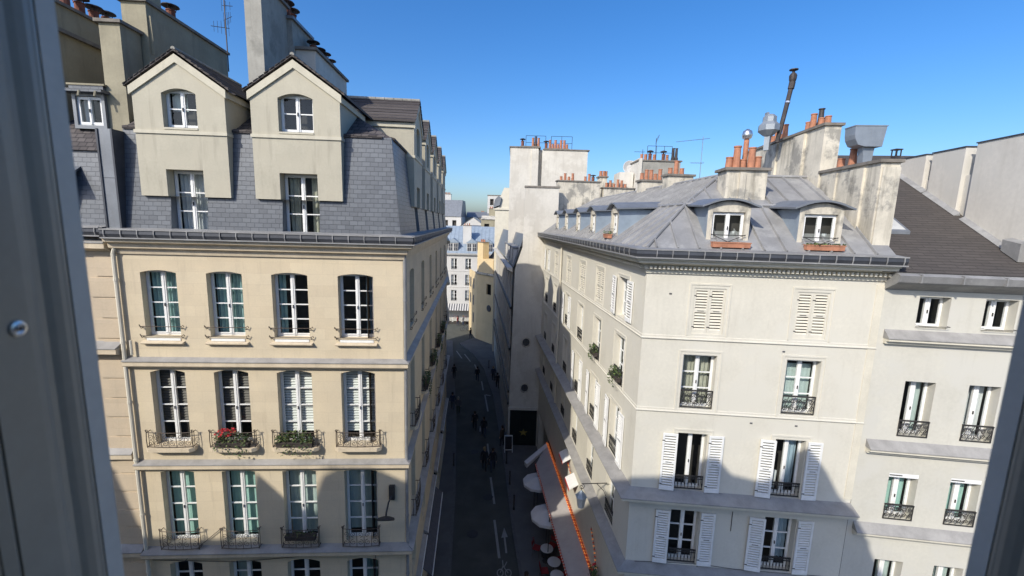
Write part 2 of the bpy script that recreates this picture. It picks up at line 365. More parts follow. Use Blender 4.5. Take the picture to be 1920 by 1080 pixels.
def add_window(b, F, uc, z0, W, H, rows, dep, cur=None, label=None, parent_part=None, cs=.075):
    """window part (frame) with its pane, curtain or blind as sub-parts; in a dormer they are all sub-parts of the dormer"""
    M = F @ T((uc, dep, z0)); holder = parent_part or b
    o = put('window' if not parent_part else 'window_frame', win_mesh(W, H, rows, cs=cs), holder, M)
    if label: o['label'] = label
    kid = (lambda n, me: put(n, me, o)) if not parent_part else (lambda n, me: put(n, me, parent_part, M))
    kid('pane', pane_mesh(W, H))
    for c in (cur or []):
        if c[0] == 'blind': kid('blind', blind_mesh(W, H, c[2], c[1]))
        else:
            mt, f0, f1, t0, t1 = c
            kid('curtain', curtain_mesh(round(-W/2+.04+(W-.08)*f0, 3), round(-W/2+.04+(W-.08)*f1, 3), round(.04+(H-.08)*t0, 3), round(.04+(H-.08)*t1, 3), mt, seed=int(uc*10) % 7, **({} if f1-f0 < 1.1 and mt not in (curtain_grey, curtain_mint) else dict(amp=.004))))
    return o
def shutter_mesh(W, H, pm=None):
    rise = .5 if pm else .24
    pm = pm or shutter_paint
    def f():
        b = MB(); t = .042; s = .06
        b.box(0, s, 0, t, 0, H); b.box(W-s, W, 0, t, 0, H); mids = [0, H*.47, H-s]
        for z, h in ((0, .11), (H*.47, .075), (H-.075, .075)): b.box(s, W-s, 0, t, z, z+h)
        for za, zb in ((.11, H*.47), (H*.47+.075, H-.075)):
            n = max(3, int((zb-za)/.082)); d = (zb-za)/n
            for k in range(n):
                z = za+k*d
                b.hexa([(s, 0, z), (W-s, 0, z), (W-s, t, z+d*rise), (s, t, z+d*rise), (s, 0, z+.014), (W-s, 0, z+.014), (W-s, t, z+d*rise+.010), (s, t, z+d*rise+.010)])
        b.box(W*.3, W*.7, -.012, -.0005, H*.5, H*.5+.015, 1)
        for z in (.2, H-.25): b.box(-.015, .07, -.008, -.0005, z, z+.03, 1)
        return b.mesh('shutter', [pm, iron])
    return cached(('shut', round(W, 2), round(H, 2), pm.name), f)
def shutters(b, F, u0, u1, z0, z1, spread=None, out=.02):
    """closed pair in the opening, or (spread) folded back flat on the wall either side"""
    H = z1-z0; W = (u1-u0)/2-.004
    me = shutter_mesh(round(W, 2), round(H, 2), closed_shutter_paint if spread is None else None)
    if spread is None:
        put('shutter', me, b, F @ T((u0+.002, out, z0))); put('shutter', me, b, F @ T((u1-.002-W, out, z0)))
    else:
        put('shutter', me, b, F @ T((u0-W-.03, -.085, z0)) @ Matrix.Rotation(R_(-spread), 4, 'Z'))
        put('shutter', me, b, F @ T((u1+.03, -.085, z0)) @ Matrix.Rotation(R_(spread*.4), 4, 'Z'))
def scroll(b, x, z, r, y, turn=1.4, sg=1, ph=0, tr=.009):
    pts = []
    for k in range(11):
        a = ph+sg*turn*6.28*k/10; rr = r*(1-.085*k); pts.append((x+rr*math.cos(a), y, z+rr*math.sin(a)))
    b.tube(pts, tr, 4)
def basket_mesh(W, H, D, dense=5):
    """bowed wrought balcony basket standing on a stone slab; origin on the wall, mid, slab top"""
    def f():
        b = MB(); n = dense; bars = 2*n
        def front(t): return -D-.05*math.sin(math.pi*t)
        for z in (.03, H): b.tube([(-W/2, 0, z)]+[(-W/2+W*k/8, front(k/8), z) for k in range(9)]+[(W/2, 0, z)], .014, 4)
        for x in (-W/2, W/2):
            b.tube([(x, -D, 0), (x, -D-.02, H*.5), (x, -D, H), (x, -D, H+.07)], .014, 4); scroll(b, x, H+.05, .05, -D, 1., 1, 0, .010)
            b.tube([(x, -D*.5, 0), (x, -D*.5, H)], .01, 4)
        for k in range(n):
            t = (k+.5)/n; x = -W/2+W*t; y = front(t); r = min(W/n*.46, H*.26)
            scroll(b, x, H*.30, r, y, 1.3, 1 if k % 2 else -1, 1.57); scroll(b, x, H*.72, r*.9, y, 1.3, -1 if k % 2 else 1, -1.57)
        for k in range(1, n):
            t = k/n; b.tube([(-W/2+W*t, front(t), .03), (-W/2+W*t, front(t), H)], .009, 4)
        return b.mesh('balcony_railing', [rust_iron])
    return cached(('basket', W, H, D, dense), f)
def guard_mesh(W):
    """two thin bars with hooked ends"""
    def f():
        b = MB()
        for z in (.04, .33):
            b.tube([(-W/2, -.06, z), (W/2, -.06, z)], .011, 4)
            for x in (-W/2, W/2): b.tube([(x*.97, .02, z-.05), (x*.98, -.05, z-.06), (x, -.07, z+.02), (x*1.06, -.05, z+.05), (x*1.08, -.02, z-.01)], .013, 4)
        return b.mesh('window_guard', [rust_iron])
    return cached(('guard', W), f)
def baluster_mesh(W, H):
    def f():
        b = MB(); b.box(-W/2, W/2, -.02, .02, H-.035, H); b.box(-W/2, W/2, -.015, .015, .05, .08); b.box(-W/2, W/2, -.012, .012, H-.12, H-.10)
        n = int(W/.105)
        for k in range(n+1):
            x = -W/2+.015+(W-.03)*k/n
            b.lathe([(.009, .06), (.009, .16), (.022, .22), (.012, .28), (.010, H-.05)], (x, 0, 0), 5)
            if k < n: scroll(b, x+(W-.03)/n/2, H-.075, .03, 0, .9, 1, 0, .006)
        return b.mesh('balcony_railing', [iron])
    return cached(('bal', round(W, 2), round(H, 2)), f)
def ornate_mesh(W, H):
    def f():
        b = MB(); b.box(-W/2, W/2, -.025, .02, H-.04, H); b.box(-W/2, W/2, -.015, .015, 0, .025)
        for x in (-W/2+.012, W/2-.012): b.box(x-.012, x+.012, -.012, .012, .025, H-.04)
        rnd = random.Random(3); n = 5
        for k in range(n):
            x = -W/2+W*(k+.5)/n; r = W/n*.47
            scroll(b, x, H*.30, r, 0, 1.6, 1 if k % 2 else -1, rnd.random()*6, .013); scroll(b, x, H*.68, r*.95, 0, 1.5, -1 if k % 2 else 1, rnd.random()*6, .013)
            b.tube([(x-r, 0, H*.1), (x, -.02, H*.5), (x+r, 0, H*.9)], .011, 4)
        for k in range(16):
            a = k/16*6.28; b.add([(math.cos(a)*H*.27, -.02, H*.48+math.sin(a)*H*.27), (math.cos(a+.3)*H*.33, -.01, H*.48+math.sin(a+.3)*H*.33), (math.cos(a+.15)*H*.2, 0, H*.48+math.sin(a+.15)*H*.2)], [(0, 1, 2)])
        return b.mesh('balcony_railing', [iron])
    return cached(('orn', round(W, 2), round(H, 2)), f)

# ------------------------------------------------------------------ roof kit
def pot_mesh(kind):
    def f():
        b = MB()
        if kind == 'tall': b.lathe([(.14, 0), (.125, .05), (.105, .72), (.125, .73), (.125, .78), (.095, .78), (.09, .6)], n=12)
        elif kind == 'short': b.lathe([(.13, 0), (.12, .04), (.105, .38), (.12, .39), (.12, .43), (.09, .43), (.085, .3)], n=12)
        elif kind == 'cowl':
            b.lathe([(.15, 0), (.13, .04), (.13, .42), (.15, .43), (.15, .47)], n=12); b.lathe([(.06, .47), (.06, .66)], n=6, mi=1); b.lathe([(.27, .62), (.25, .66), (.08, .72), (.0, .73)], n=12, mi=1)
            for a in (0, 2.1, 4.2): b.tube([(.13*math.cos(a), .13*math.sin(a), .45), (.2*math.cos(a), .2*math.sin(a), .65)], .012, 4, 1)
            return b.mesh('chimney_pot', [dark_clay, cowl_metal], False)
        elif kind == 'black': b.lathe([(.15, 0), (.15, .2), (.11, .3), (.09, .85), (.12, .86), (.12, .9), (.08, .9)], n=12, mi=1); return b.mesh('chimney_pot', [dark_clay, cowl_metal])
        return b.mesh('chimney_pot', [terracotta])
    return cached(('pot', kind), f)
def stack(b, F, u0, u1, w0, w1, z0, z1, mt, pots=(), cap=.09, over=.08, capm=None, extra=None):
    m_ = MB(); m_.box(u0, u1, w0, w1, z0, z1-cap)
    m_.box(u0-over, u1+over, w0-over, w1+over, z1-cap, z1, 1)
    if extra: extra(m_)
    o = m_.build('chimney_stack', [mt, capm or cap_stone], b, F)
    for (u, w_, kind, sc_) in pots:
        put('chimney_pot', pot_mesh(kind), o, T((u, w_, z1)) @ Matrix.Diagonal((sc_*.9, sc_*.9, sc_*random.uniform(.68, .84), 1)) @ RZ(random.random()*6))
    return o
def gutter(b, F, u0, u1, z, out, e0, e1, h=.24, dd=.16, step=.45):
    """half-open trough with pale bracket straps across its dark face"""
    g = MB()
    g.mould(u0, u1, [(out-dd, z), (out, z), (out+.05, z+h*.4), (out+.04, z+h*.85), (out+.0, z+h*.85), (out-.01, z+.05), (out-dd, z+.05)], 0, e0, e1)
    g.mould(u0, u1, [(out+.03, z+h*.85), (out+.065, z+h*.85), (out+.065, z+h), (out+.03, z+h)], 1, e0, e1)
    g.mould(u0, u1, [(out-dd-.3, z-.035), (out+.07, z-.035), (out+.07, z-.0005), (out-dd-.3, z-.0005)], 1, e0, e1)
    g.mould(u0, u1, [(out-dd-.35, z+h*.9), (out-.05, z+h*.9), (out-.05, z+h*.98), (out-dd-.35, z+h*1.15)], 1, e0, e1)
    n = int((u1-u0)/step)
    for k in range(n+1):
        x = u0+.12+(u1-u0-.24)*k/max(1, n); g.prism_yz([(-out-.052, z), (-out-.075, z+h*.4), (-out-.067, z+h*.9), (-out-.052, z+h*.9), (-out-.058, z+h*.4), (-out-.04, z)], x-.012, x+.012, 1)
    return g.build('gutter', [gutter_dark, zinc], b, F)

# ------------------------------------------------------------------ the ground
S_DIR = Vector((-.08912, .99602, 0))
def structure(name, mb, mats, label):
    return tag(mb.build(name, mats), label, name.replace('_', ' '), kind='structure')
g = MB(); g.quad((-600, -300, 0), (600, -300, 0), (600, 900, 0), (-600, 900, 0)); structure('ground', g, [ground_m], 'grey city ground spreading out to the horizon')
LK = [(-2.2, 14.2), (-2.74, 19.5), (-3.39, 26.1), (-4.05, 31.2), (-4.95, 38.4), (-6.68, 49.1), (-8.8, 62.9)]
RK = [(1.05, 14.2), (.80, 19.6), (.40, 22.9), (-.13, 28.9), (-.83, 35.4), (-1.63, 42.3), (-3.2, 50.8), (-5.0, 56.5), (-7.6, 61.6)]
g = MB(); g.poly([(x, y, .004) for x, y in [(-1.8, 11)]+LK+[(-14, 74), (-30, 77), (-30, 84), (25, 84), (25, 62), (0, 62)]] if False else [(-40, 2, .004), (40, 2, .004), (40, 11.2, .004), (5.5, 11.2, .004), (5.5, 40, .004), (3, 62, .004), (30, 70, .004), (30, 90, .004), (-40, 90, .004), (-40, 66, .004), (-12, 62, .004), (-6, 36, .004), (-3, 11.2, .004), (-40, 11.2, .004)])
structure('road', g, [asphalt], 'dark asphalt street running away between the buildings')
g = MB()
Lw = [(-2.9, 13.6), (-3.5, 14.6), (-3.45, 13.5)]
g.prism_xy(LK[::-1]+[(-2.9, 12.6), (-3.3, 12.6), (-5.4, 34.0), (-10.2, 62.9)][0:4], 0, .13)
structure('pavement', g, [pave_m], 'narrow grey pavement along the foot of the stone corner building')
g = MB(); g.prism_xy([(4.2, 12.6), (3.6, 12.6)]+RK+[(-5.7, 64.9), (-2.0, 60.5), (-2.2, 58), (.0, 32.5), (2.4, 32.5)], 0, .13)
structure('pavement', g, [pave_m], 'wide dark pavement along the awning side of the street')
g = MB()
for P in (LK, RK):
    s_ = 1 if P is RK else -1
    for (xa, ya), (xb, yb) in zip(P, P[1:]): g.hexa([(xa-.001*s_, ya, 0), (xb-.001*s_, yb, 0), (xb+.16*s_, yb, 0), (xa+.16*s_, ya, 0), (xa-.012*s_, ya, .135), (xb-.012*s_, yb, .135), (xb+.16*s_, yb, .135), (xa+.16*s_, ya, .135)])
structure('kerb', g, [kerb_m], 'pale granite kerb stones edging both pavements')
g = MB()
def dash(a, c, w_=.07):
    a, c = Vector((*a, .008)), Vector((*c, .008)); d = (c-a).normalized(); p = Vector((-d.y, d.x, 0))*w_; g.quad(a+p, c+p, c-p, a-p)
for a, c in [((-1.15, 28.16), (-.75, 25.24)), ((-.68, 23.74), (-.28, 20.72)), ((-2.55, 42.9), (-1.98, 38.9)), ((-1.66, 32.84), (-1.44, 31.0)), ((-3.18, 46.75), (-2.81, 44.1)), ((-6.27, 56.74), (-5.15, 53.63)), ((-7.56, 58.11), (-6.41, 54.85)), ((-4.5, 52.5), (-3.8, 49.6))]: dash(a, c)
dash((-2.5, 42.9), (-1.95, 42.7), .12)
dash((-.03, 22.3), (.10, 21.1), .05); g.poly([(-.22, 22.25, .008), (.16, 22.33, .008), (-.07, 23.1, .008)])
for cx_ in (-.2, .22):   # bicycle symbol
    for k in range(14):
        a0, a1 = k/14*6.28, (k+1)/14*6.28; q = lambda a, r: (cx_+math.cos(a)*r, 19.75+math.sin(a)*r*1.5, .008); g.quad(q(a0, .13), q(a1, .13), q(a1, .18), q(a0, .18))
dash((-.2, 19.75), (-.06, 20.2), .025); dash((-.06, 20.2), (.22, 19.75), .025); dash((-.06, 20.2), (-.1, 20.6), .025); dash((.0, 20.15), (.14, 20.5), .025)
structure('road_marking', g, [marking], 'worn white dashes, arrow and bicycle symbol painted on the street')

for k, (x, y) in enumerate(((-1.9, 22.5), (-2.6, 31.5), (-1.2, 25.9))):
    g = MB(); g.lathe([(.33, .0), (.33, .012), (.29, .014), (0, .014)], n=18); tag(g.build('manhole_cover', [iron], None, T((x, y, .004))), ['iron manhole cover in the street nearest the bottom edge', 'iron manhole cover in the street before the couple', 'iron manhole cover beside the first white dash'][k], 'manhole cover', 'manhole covers in the road')
# ------------------------------------------------------------------ building L: the stone corner building on the left
L_RZ = .060277; L_O = Vector((-3.3586, 13, 0))
BL = thing('corner_building', 'honey stone corner building on the left with a slate mansard and gabled dormers', 'building', L_O, L_RZ)
FI = Matrix.Identity(4)
LS = RZ(math.atan2(S_DIR.y, S_DIR.x)-L_RZ)                     # street side: x along the street, y into the house
cols = [(-7.69, -6.67), (-5.81, -4.78), (-3.92, -2.86), (-1.96, -.90)]
rows_ = [(14.30, 16.33, .075), (10.80, 13.26, .09), (7.32, 9.88, .03), (4.5, 6.66, .10)]
holes = [(a, c, z0, z1, r) for (a, c) in cols for (z0, z1, r) in rows_]
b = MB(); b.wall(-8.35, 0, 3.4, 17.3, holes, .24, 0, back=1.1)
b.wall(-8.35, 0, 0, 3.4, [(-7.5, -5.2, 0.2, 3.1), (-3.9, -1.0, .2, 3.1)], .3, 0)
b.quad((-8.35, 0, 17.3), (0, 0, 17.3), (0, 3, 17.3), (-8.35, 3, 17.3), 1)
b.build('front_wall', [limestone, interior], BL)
SCOL = [1.9, 5.1, 8.3, 11.5, 14.7, 17.9]
sholes = [(c-.52, c+.52, z0, z1, r) for c in SCOL for (z0, z1, r) in rows_]
b = MB(); b.wall(0, 20.8, 3.4, 17.3, sholes, .26, 0, back=1.1); b.wall(0, 20.8, 0, 3.4, [(.6, 4.4, .3, 3.0), (5.2, 9.2, .3, 3.0), (10, 14, .3, 3.0), (15, 20, .3, 3.0)], .35, 0, back=.9)
b.quad((20.8, 0, 0), (20.8, 6, 0), (20.8, 6, 20.4), (20.8, 0, 17.3))
b.build('street_wall', [limestone, interior], BL, LS)
# courses, cornice
def courses(F, u0, u1, e0, e1):
    b = MB()
    b.mould(u0, u1, [(0, 16.80), (.05, 16.80), (.08, 16.93), (.18, 16.98), (.20, 17.10), (.34, 17.16), (.36, 17.27), (0, 17.27)], 0, e0, e1)
    b.build('cornice', [limestone_trim], BL, F)
    for z, o in ((13.36, .17), (9.98, .17), (6.93, .27)):
        b = MB(); b.mould(u0, u1, [(0, z-.06), (.05, z-.06), (.06, z), (o-.03, z+.02), (o, z+.06), (o, z+.19), (0, z+.19)], 0, e0, e1)
        b.mould(u0, u1, [(0, z+.1905), (o+.025, z+.1905), (o+.025, z+.215), (0, z+.30)], 1, e0, e1)
        b.build('string_course', [limestone_trim, lead], BL, F)
courses(FI, -8.35, 0, 0, .97); courses(LS, 0, 20.8, .97, 0)
gutter(BL, FI, -8.35, 0, 17.29, .36, 0, .97); gutter(BL, LS, 0, 20.8, 17.29, .36, .97, 0)
# windows of the front
tc = curtain_teal
spec = {
 0: [[(tc, 0, .5, 0, 1), (tc, .5, 1, 0, 1)], [(tc, 0, .5, 0, 1), (tc, .52, 1, 0, 1)], [(tc, 0, .2, 0, 1)], [(curtain_blue, .72, 1, 0, 1)]],
 1: [[('blind', blind_dark, .6)], [('blind', blind_dark, .6)], [('blind', blind_white, .3)], [('blind', blind_white, .3)]],
 2: [[(curtain_mint, 0, 1, 0, 1)], [(curtain_mint, 0, 1, 0, 1)], [(curtain_grey, 0, 1, 0, 1)], [(curtain_grey, 0, 1, .05, 1)]],
 3: [[], [(curtain_grey, 0, .5, 0, 1)], [], [(curtain_teal, .5, 1, 0, 1)]]}
for r, (z0, z1, ar) in enumerate(rows_):
    for ci, (a, c) in enumerate(cols):
        uc, W = (a+c)/2, c-a
        add_window(BL, FI, uc, z0+.005, W-.01, z1-z0-.015, 4 if r != 2 else 4, .21, spec[r][ci], cs=.06)
        if r == 0:
            b = MB(); b.mould(-W/2-.1, W/2+.1, [(0, -.22), (.08, -.22), (.13, -.19), (.13, -.16), (0, -.13)]); b.mould(-W/2+.02, W/2-.02, [(-.2, -.12), (.02, -.12), (.02, -.05), (-.2, .0)], 1)
            put('window_sill', cached(('silL', round(W, 2)), lambda: b.mesh('window_sill', [limestone_trim, white_paint])), BL, T((uc, 0, z0)))
            put('window_guard', guard_mesh(round(W+.16, 2)), BL, T((uc, -.02, z0)))
        if r == 1:
            b = MB(); b.prism_xy([(-.72, .05), (.72, .05), (.72, -.17), (.60, -.26), (-.60, -.26), (-.72, -.17)], -.14, -.02); b.prism_xy([(-.60, .05), (.60, .05), (.60, -.13), (.5, -.18), (-.5, -.18), (-.60, -.13)], -.20, -.1405)
            put('balcony_slab', cached('slabL', lambda: b.mesh('balcony_slab', [limestone_trim])), BL, T((uc, 0, z0)))
            put('balcony_railing', basket_mesh(1.36, .50, .17, 6), BL, T((uc, 0, z0-.02)))
        if r == 2:
            put('balcony_railing', basket_mesh(1.18, .66, .17, 5), BL, T((uc, 0, 7.23)))
for r, (z0, z1, ar) in enumerate(rows_):
    for k, c in enumerate(SCOL):
        add_window(BL, LS, c, z0+.005, 1.03, z1-z0-.015, 4, .22, [(curtain_grey, 0, .4, 0, 1)] if (k+r) % 2 else [], cs=.06)
        if r == 0: put('window_guard', guard_mesh(1.2), BL, LS @ T((c, -.02, z0)))
        if r == 1:
            put('balcony_slab', CACHE['slabL'], BL, LS @ T((c, 0, z0))); put('balcony_railing', basket_mesh(1.36, .50, .17, 6), BL, LS @ T((c, 0, z0-.02)))
        if r == 2: put('balcony_railing', basket_mesh(1.18, .66, .17, 5), BL, LS @ T((c, 0, 7.23)))
# slate mansard
yL = lambda z: .05+(z-17.42)*.1
ZT = 20.42; wt = yL(ZT)
D1, D2 = -6.2, -3.0
b = MB()
b.wall(-8.02, -.36, 17.42, ZT, [(D1-.52, D1+.52, 17.42, 19.3, 0, .42), (D2-.54, D2+.54, 17.42, 19.3, 0, .42)], .42, 0, yL, rmi=2)
b.poly([(-.36, yL(17.42), 17.42), (-.05, .05, 17.42), (-wt, wt, ZT), (-.36, wt, ZT)])
b.quad((-8.02, 1.2, 17.4), (-1, 1.2, 17.4), (-1, 1.2, 20.4), (-8.02, 1.2, 20.4), 1)
b.mould(-8.0, -wt, [(-wt-.02, ZT-.03), (-wt+.05, ZT-.03), (-wt+.05, ZT+.05), (-wt-.1, ZT+.1)], 3, 0, .9)
mans = b.build('mansard_slope', [slate, interior, zinc_dark, dark_tile], BL)
b = MB(); sd_ = [4.2, 7.6, 11.1, 14.6, 18.1]
b.wall(.36, 20.8, 17.42, ZT, [(c-.45, c+.45, 17.42, 19.3, 0, .42) for c in sd_], .42, 0, yL, rmi=2)
b.poly([(.05, .05, 17.42), (.36, yL(17.42), 17.42), (.36, wt, ZT), (wt, wt, ZT)])
b.quad((1, 1.3, 17.4), (20.5, 1.3, 17.4), (20.5, 1.3, 20.4), (1, 1.3, 20.4), 1)
b.mould(wt, 20.8, [(-wt-.02, ZT-.03), (-wt+.05, ZT-.03), (-wt+.05, ZT+.05), (-wt-.1, ZT+.1)], 3, .9, 0)
b.build('mansard_slope', [slate, interior, zinc_dark, dark_tile], BL, LS)
# upper roof, ridge 3.6 m in
b = MB(); k_ = .62; wr = 3.9; zr = ZT+(wr-wt)*k_
b.poly([(-8.02, wt, ZT), (-wt, wt, ZT), (-wr, wr, zr), (-8.02, wr, zr)])
b.poly([(-wt, wt, ZT), (-wt-.62, 20.8, ZT), (-wr-.62, 20.8, zr), (-wr, wr, zr)])
b.poly([(-8.02, wr, zr), (-wr, wr, zr), (-wr-.6, 20.8, zr), (-9.5, 20.8, 20), (-9.5, 8, 20)])
b.build('upper_roof', [dark_tile], BL)
# gabled dormers
def dormer_mesh(W, up, lo, gable):
    """rendered two-storey dormer face; x from its middle, z from its foot, face at y=0"""
    def f():
        b = MB(); h = W/2; ze = 3.0; pk = ze+gable
        b.wall(-h, h, 0, ze, [(-lo/2, lo/2, 0, .76, 0, .30), (-up/2, up/2, 1.92, 2.98, .13, .22)], .22, 0)
        b.poly([(-h, 0, ze), (h, 0, ze), (0, 0, pk)])
        for s_ in (-1, 1): b.quad((s_*h, 0, 0), (s_*h, 2.6, 0), (s_*h, 2.6, ze), (s_*h, 0, ze))
        for x0, x1 in ((-h, -lo/2), (lo/2, h)): b.quad((x0, 0, 0), (x1, 0, 0), (x1, .5, 0), (x0, .5, 0))
        b.box(-h-.025, h+.025, -.035, 2.0, 1.74, 1.83, 1)
        b.box(-up/2, up/2, -.02, .2, 1.87, 1.92, 1)
        sl = gable/h
        for s_ in (-1, 1):   # raking trim under the roof edge
            b.hexa([(s_*(h+.06), -.05, ze-.02), (0, -.05, pk), (0, .0, pk), (s_*(h+.06), .0, ze-.02), (s_*(h+.06), -.05, ze-.02-.22), (0, -.05, pk-.22), (0, .0, pk-.22), (s_*(h+.06), .0, ze-.02-.22)], 1)
            b.box(s_*h-(.0 if s_ > 0 else .06), s_*h+(.06 if s_ > 0 else 0), .0, 2.4, ze-.22, ze-.06, 1)
        b.quad((-h, .60, 0), (h, .60, 0), (h, .60, 1.6), (-h, .60, 1.6), 2); b.quad((-h, .46, 1.6), (h, .46, 1.6), (h, .46, ze), (-h, .46, ze), 2)
        return b.mesh('dormer', [dormer_render, dormer_trim, interior])
    return cached(('dormer', W, up, lo, gable), f)
def dormer_roof(W, gable, length):
    def f():
        b = MB(); h = W/2+.16; sl = gable/(W/2); ze = 3.0-.16*sl+.06; pk = 3.0+gable+.06
        for s_ in (-1, 1):
            b.hexa([(s_*h, -.07, ze+.02), (0, -.07, pk+.02), (0, length, pk+.02), (s_*h, length, ze+.02), (s_*h, -.07, ze+.07), (0, -.07, pk+.07), (0, length, pk+.07), (s_*h, length, ze+.07)])
            n = int(length/.16)
            for k in range(9):   # lapped courses
                t0 = k/9; x0 = h*(1-t0); z0 = ze+(pk-ze)*t0
                b.hexa([(s_*x0, -.09, z0+.07), (s_*(x0-.05), -.09, z0+.07+.05*sl), (s_*(x0-.05), length, z0+.07+.05*sl), (s_*x0, length, z0+.07), (s_*x0, -.09, z0+.095), (s_*(x0-.13), -.09, z0+.075+.13*sl), (s_*(x0-.13), length, z0+.075+.13*sl), (s_*x0, length, z0+.095)])
        k = -.07
        while k < length: b.tube([(0, k, pk+.07), (0, k+.32, pk+.075)], [.062, .055], 7, 1); k += .33
        return b.mesh('dormer_roof', [dark_tile, grey_concrete])
    return cached(('droof', W, gable, length), f)
def add_dormer(F, u, up, lo, W, gable, length, curs, lowcur, foot=18.5):
    M = F @ T((u, .05, foot))
    d = put('dormer', dormer_mesh(W, up, lo, gable), BL, M)
    put('dormer_roof', dormer_roof(W, gable, length), d)
    add_window(None, FI, 0, 1.93, up-.01, 1.04, 2, .19, curs, parent_part=d, cs=.055)
    add_window(None, FI, 0, -1.05, lo-.01, 1.8, 3, .31, lowcur, parent_part=d, cs=.055)
    return d
cw = curtain_white
add_dormer(FI, D1, .93, 1.03, 2.5, .88, 3.0, [(curtain_grey, .0, .5, .5, 1)], [(cw, 0, .5, 0, 1), (cw, .5, 1, 0, 1)])
add_dormer(FI, D2, .98, 1.08, 2.5, .88, 3.0, [], [(curtain_beige, .0, .32, 0, 1), (curtain_beige, .68, 1, 0, 1)])
for c in sd_: add_dormer(LS, c, .9, .9, 2.3, .88, 3.0, [], [(curtain_grey, 0, .4, 0, 1)])
for c in (D1, D2): b = MB(); b.box(c-.53, c+.53, -.02, .36, 17.40, 17.46); b.build('window_sill', [lead], BL)
# chimneys of the corner building
P = lambda *a: a
stack(BL, FI, -4.74, -4.25, 1.0, 2.7, 20.6, 24.95, grey_concrete, [])
stack(BL, FI, -4.70, -4.10, 2.70, 4.3, 20.6, 24.62, grey_concrete, [P(-4.4, 3.0, 'cowl', 1.15), P(-4.4, 3.5, 'cowl', 1.0)], capm=zinc_dark)
stack(BL, FI, -4.15, -3.45, 2.9, 6.2, 20.6, 23.75, white_plaster, [P(-3.8, 3.7+.55*k, 'cowl', .95) for k in range(4)], capm=cap_stone)
stack(BL, FI, -8.78, -8.2, .85, 1.6, 20.3, 23.5, tan_plaster, [])
stack(BL, FI, -8.72, -8.0, 1.65, 5.8, 20.0, 24.45, tan_plaster, [P(-8.3, 3.2, 'cowl', 1.1), P(-8.3, 2.0, 'cowl', 1.1)],
      extra=lambda m_: (m_.prism_yz([(1.7, 24.0), (2.3, 23.95), (1.75, 22.9)], -7.9995, -7.92), m_.box(-8.70, -8.02, 1.68, 2.35, 24.4505, 25.7)))
b = MB(); b.box(-8.38, -8.0, -.06, .6, 17.45, 20.3); b.box(-8.03, -7.98, -.09, .5, 17.45, 20.3, 1); b.box(-8.42, -8.37, -.09, .5, 17.45, 20.3, 1); b.box(-8.36, -8.04, -.0645, -.061, 18.95, 18.965, 1)
b.build('party_flashing', [zinc_dark, gutter_dark], BL)
b = MB(); b.hexa([(-6.0, 2.35, 21.75), (-5.1, 2.35, 21.75), (-5.1, 3.1, 22.2), (-6.0, 3.1, 22.2), (-6.0, 2.3, 21.83), (-5.1, 2.3, 21.83), (-5.1, 3.05, 22.28), (-6.0, 3.05, 22.28)]); b.quad((-5.92, 2.37, 21.885), (-5.18, 2.37, 21.885), (-5.18, 3.0, 22.262), (-5.92, 3.0, 22.262), 1)
b.build('skylight', [zinc_dark, zinc_blue], BL)
# rainwater pipes
b = MB(); b.tube([(-8.15, -.12, 17.2), (-8.30, -.10, 16.8), (-8.30, -.10, 0)], .055, 8)
for z in (16, 14.1, 12.2, 10.3, 8.4, 6.4, 4): b.lathe([(.068, 0), (.068, .07)], (-8.30, -.10, z), 8)
b.tube([(-8.08, -.1, 14.2), (-8.08, -.1, 13.75)], .035, 6)
b.build('downpipe', [trim_paint], BL)
b = MB(); b.tube([(.07, -.02, 17.2), (.06, -.0, 16.6), (.06, -.0, 0)], .05, 8)
for z in (15.5, 13, 10.6, 8.2, 6): b.lathe([(.062, 0), (.062, .06)], (.06, 0, z), 8)
b.build('downpipe', [zinc], BL)
b = MB()
for pts in ([(-8.2, -.03, 6.75), (-5.5, -.03, 6.62), (-3.2, -.03, 6.80), (-1.6, -.03, 6.84), (.0, -.03, 6.78)], [(-5.9, -.05, 7.9), (-6.6, -.05, 7.3), (-7.0, -.3, 6.9)], [(-1.0, -.03, 6.84), (-1.02, -.03, 5.5)]): b.tube(pts, .011, 4)
b.build('facade_cable', [iron], BL)
# shop fronts on the street side: long white fascia and canopy
for a, c in ((.4, 4.7), (5.0, 9.4), (9.9, 14.2), (14.8, 20.2)):
    b = MB(); b.box(a, c, -.10, -.002, 3.0, 3.6, 0); b.mould(a-.05, c+.05, [(0, 3.62), (.20, 3.62), (.20, 3.70), (0, 3.80)], 2); b.mould(a-.05, c+.05, [(.2005, 3.62), (.225, 3.62), (.225, 3.70), (.2005, 3.70)], 1)
    b.build('shop_fascia', [dark_shop, white_paint, lead], BL, LS)
b = MB(); b.hexa([(3.4, -.55, 2.75), (9.2, -.55, 2.75), (9.2, -.1, 3.2), (3.4, -.1, 3.2), (3.4, -.55, 2.8), (9.2, -.55, 2.8), (9.2, -.1, 3.25), (3.4, -.1, 3.25)]); b.box(3.4, 9.2, -.58, -.551, 2.65, 2.82, 1)
tag(b.build('shop_awning', [CL['grey'], white_paint], None, Matrix.Translation(L_O) @ RZ(L_RZ) @ LS), 'narrow grey shop awning with a white front edge under the stone building', 'awning')

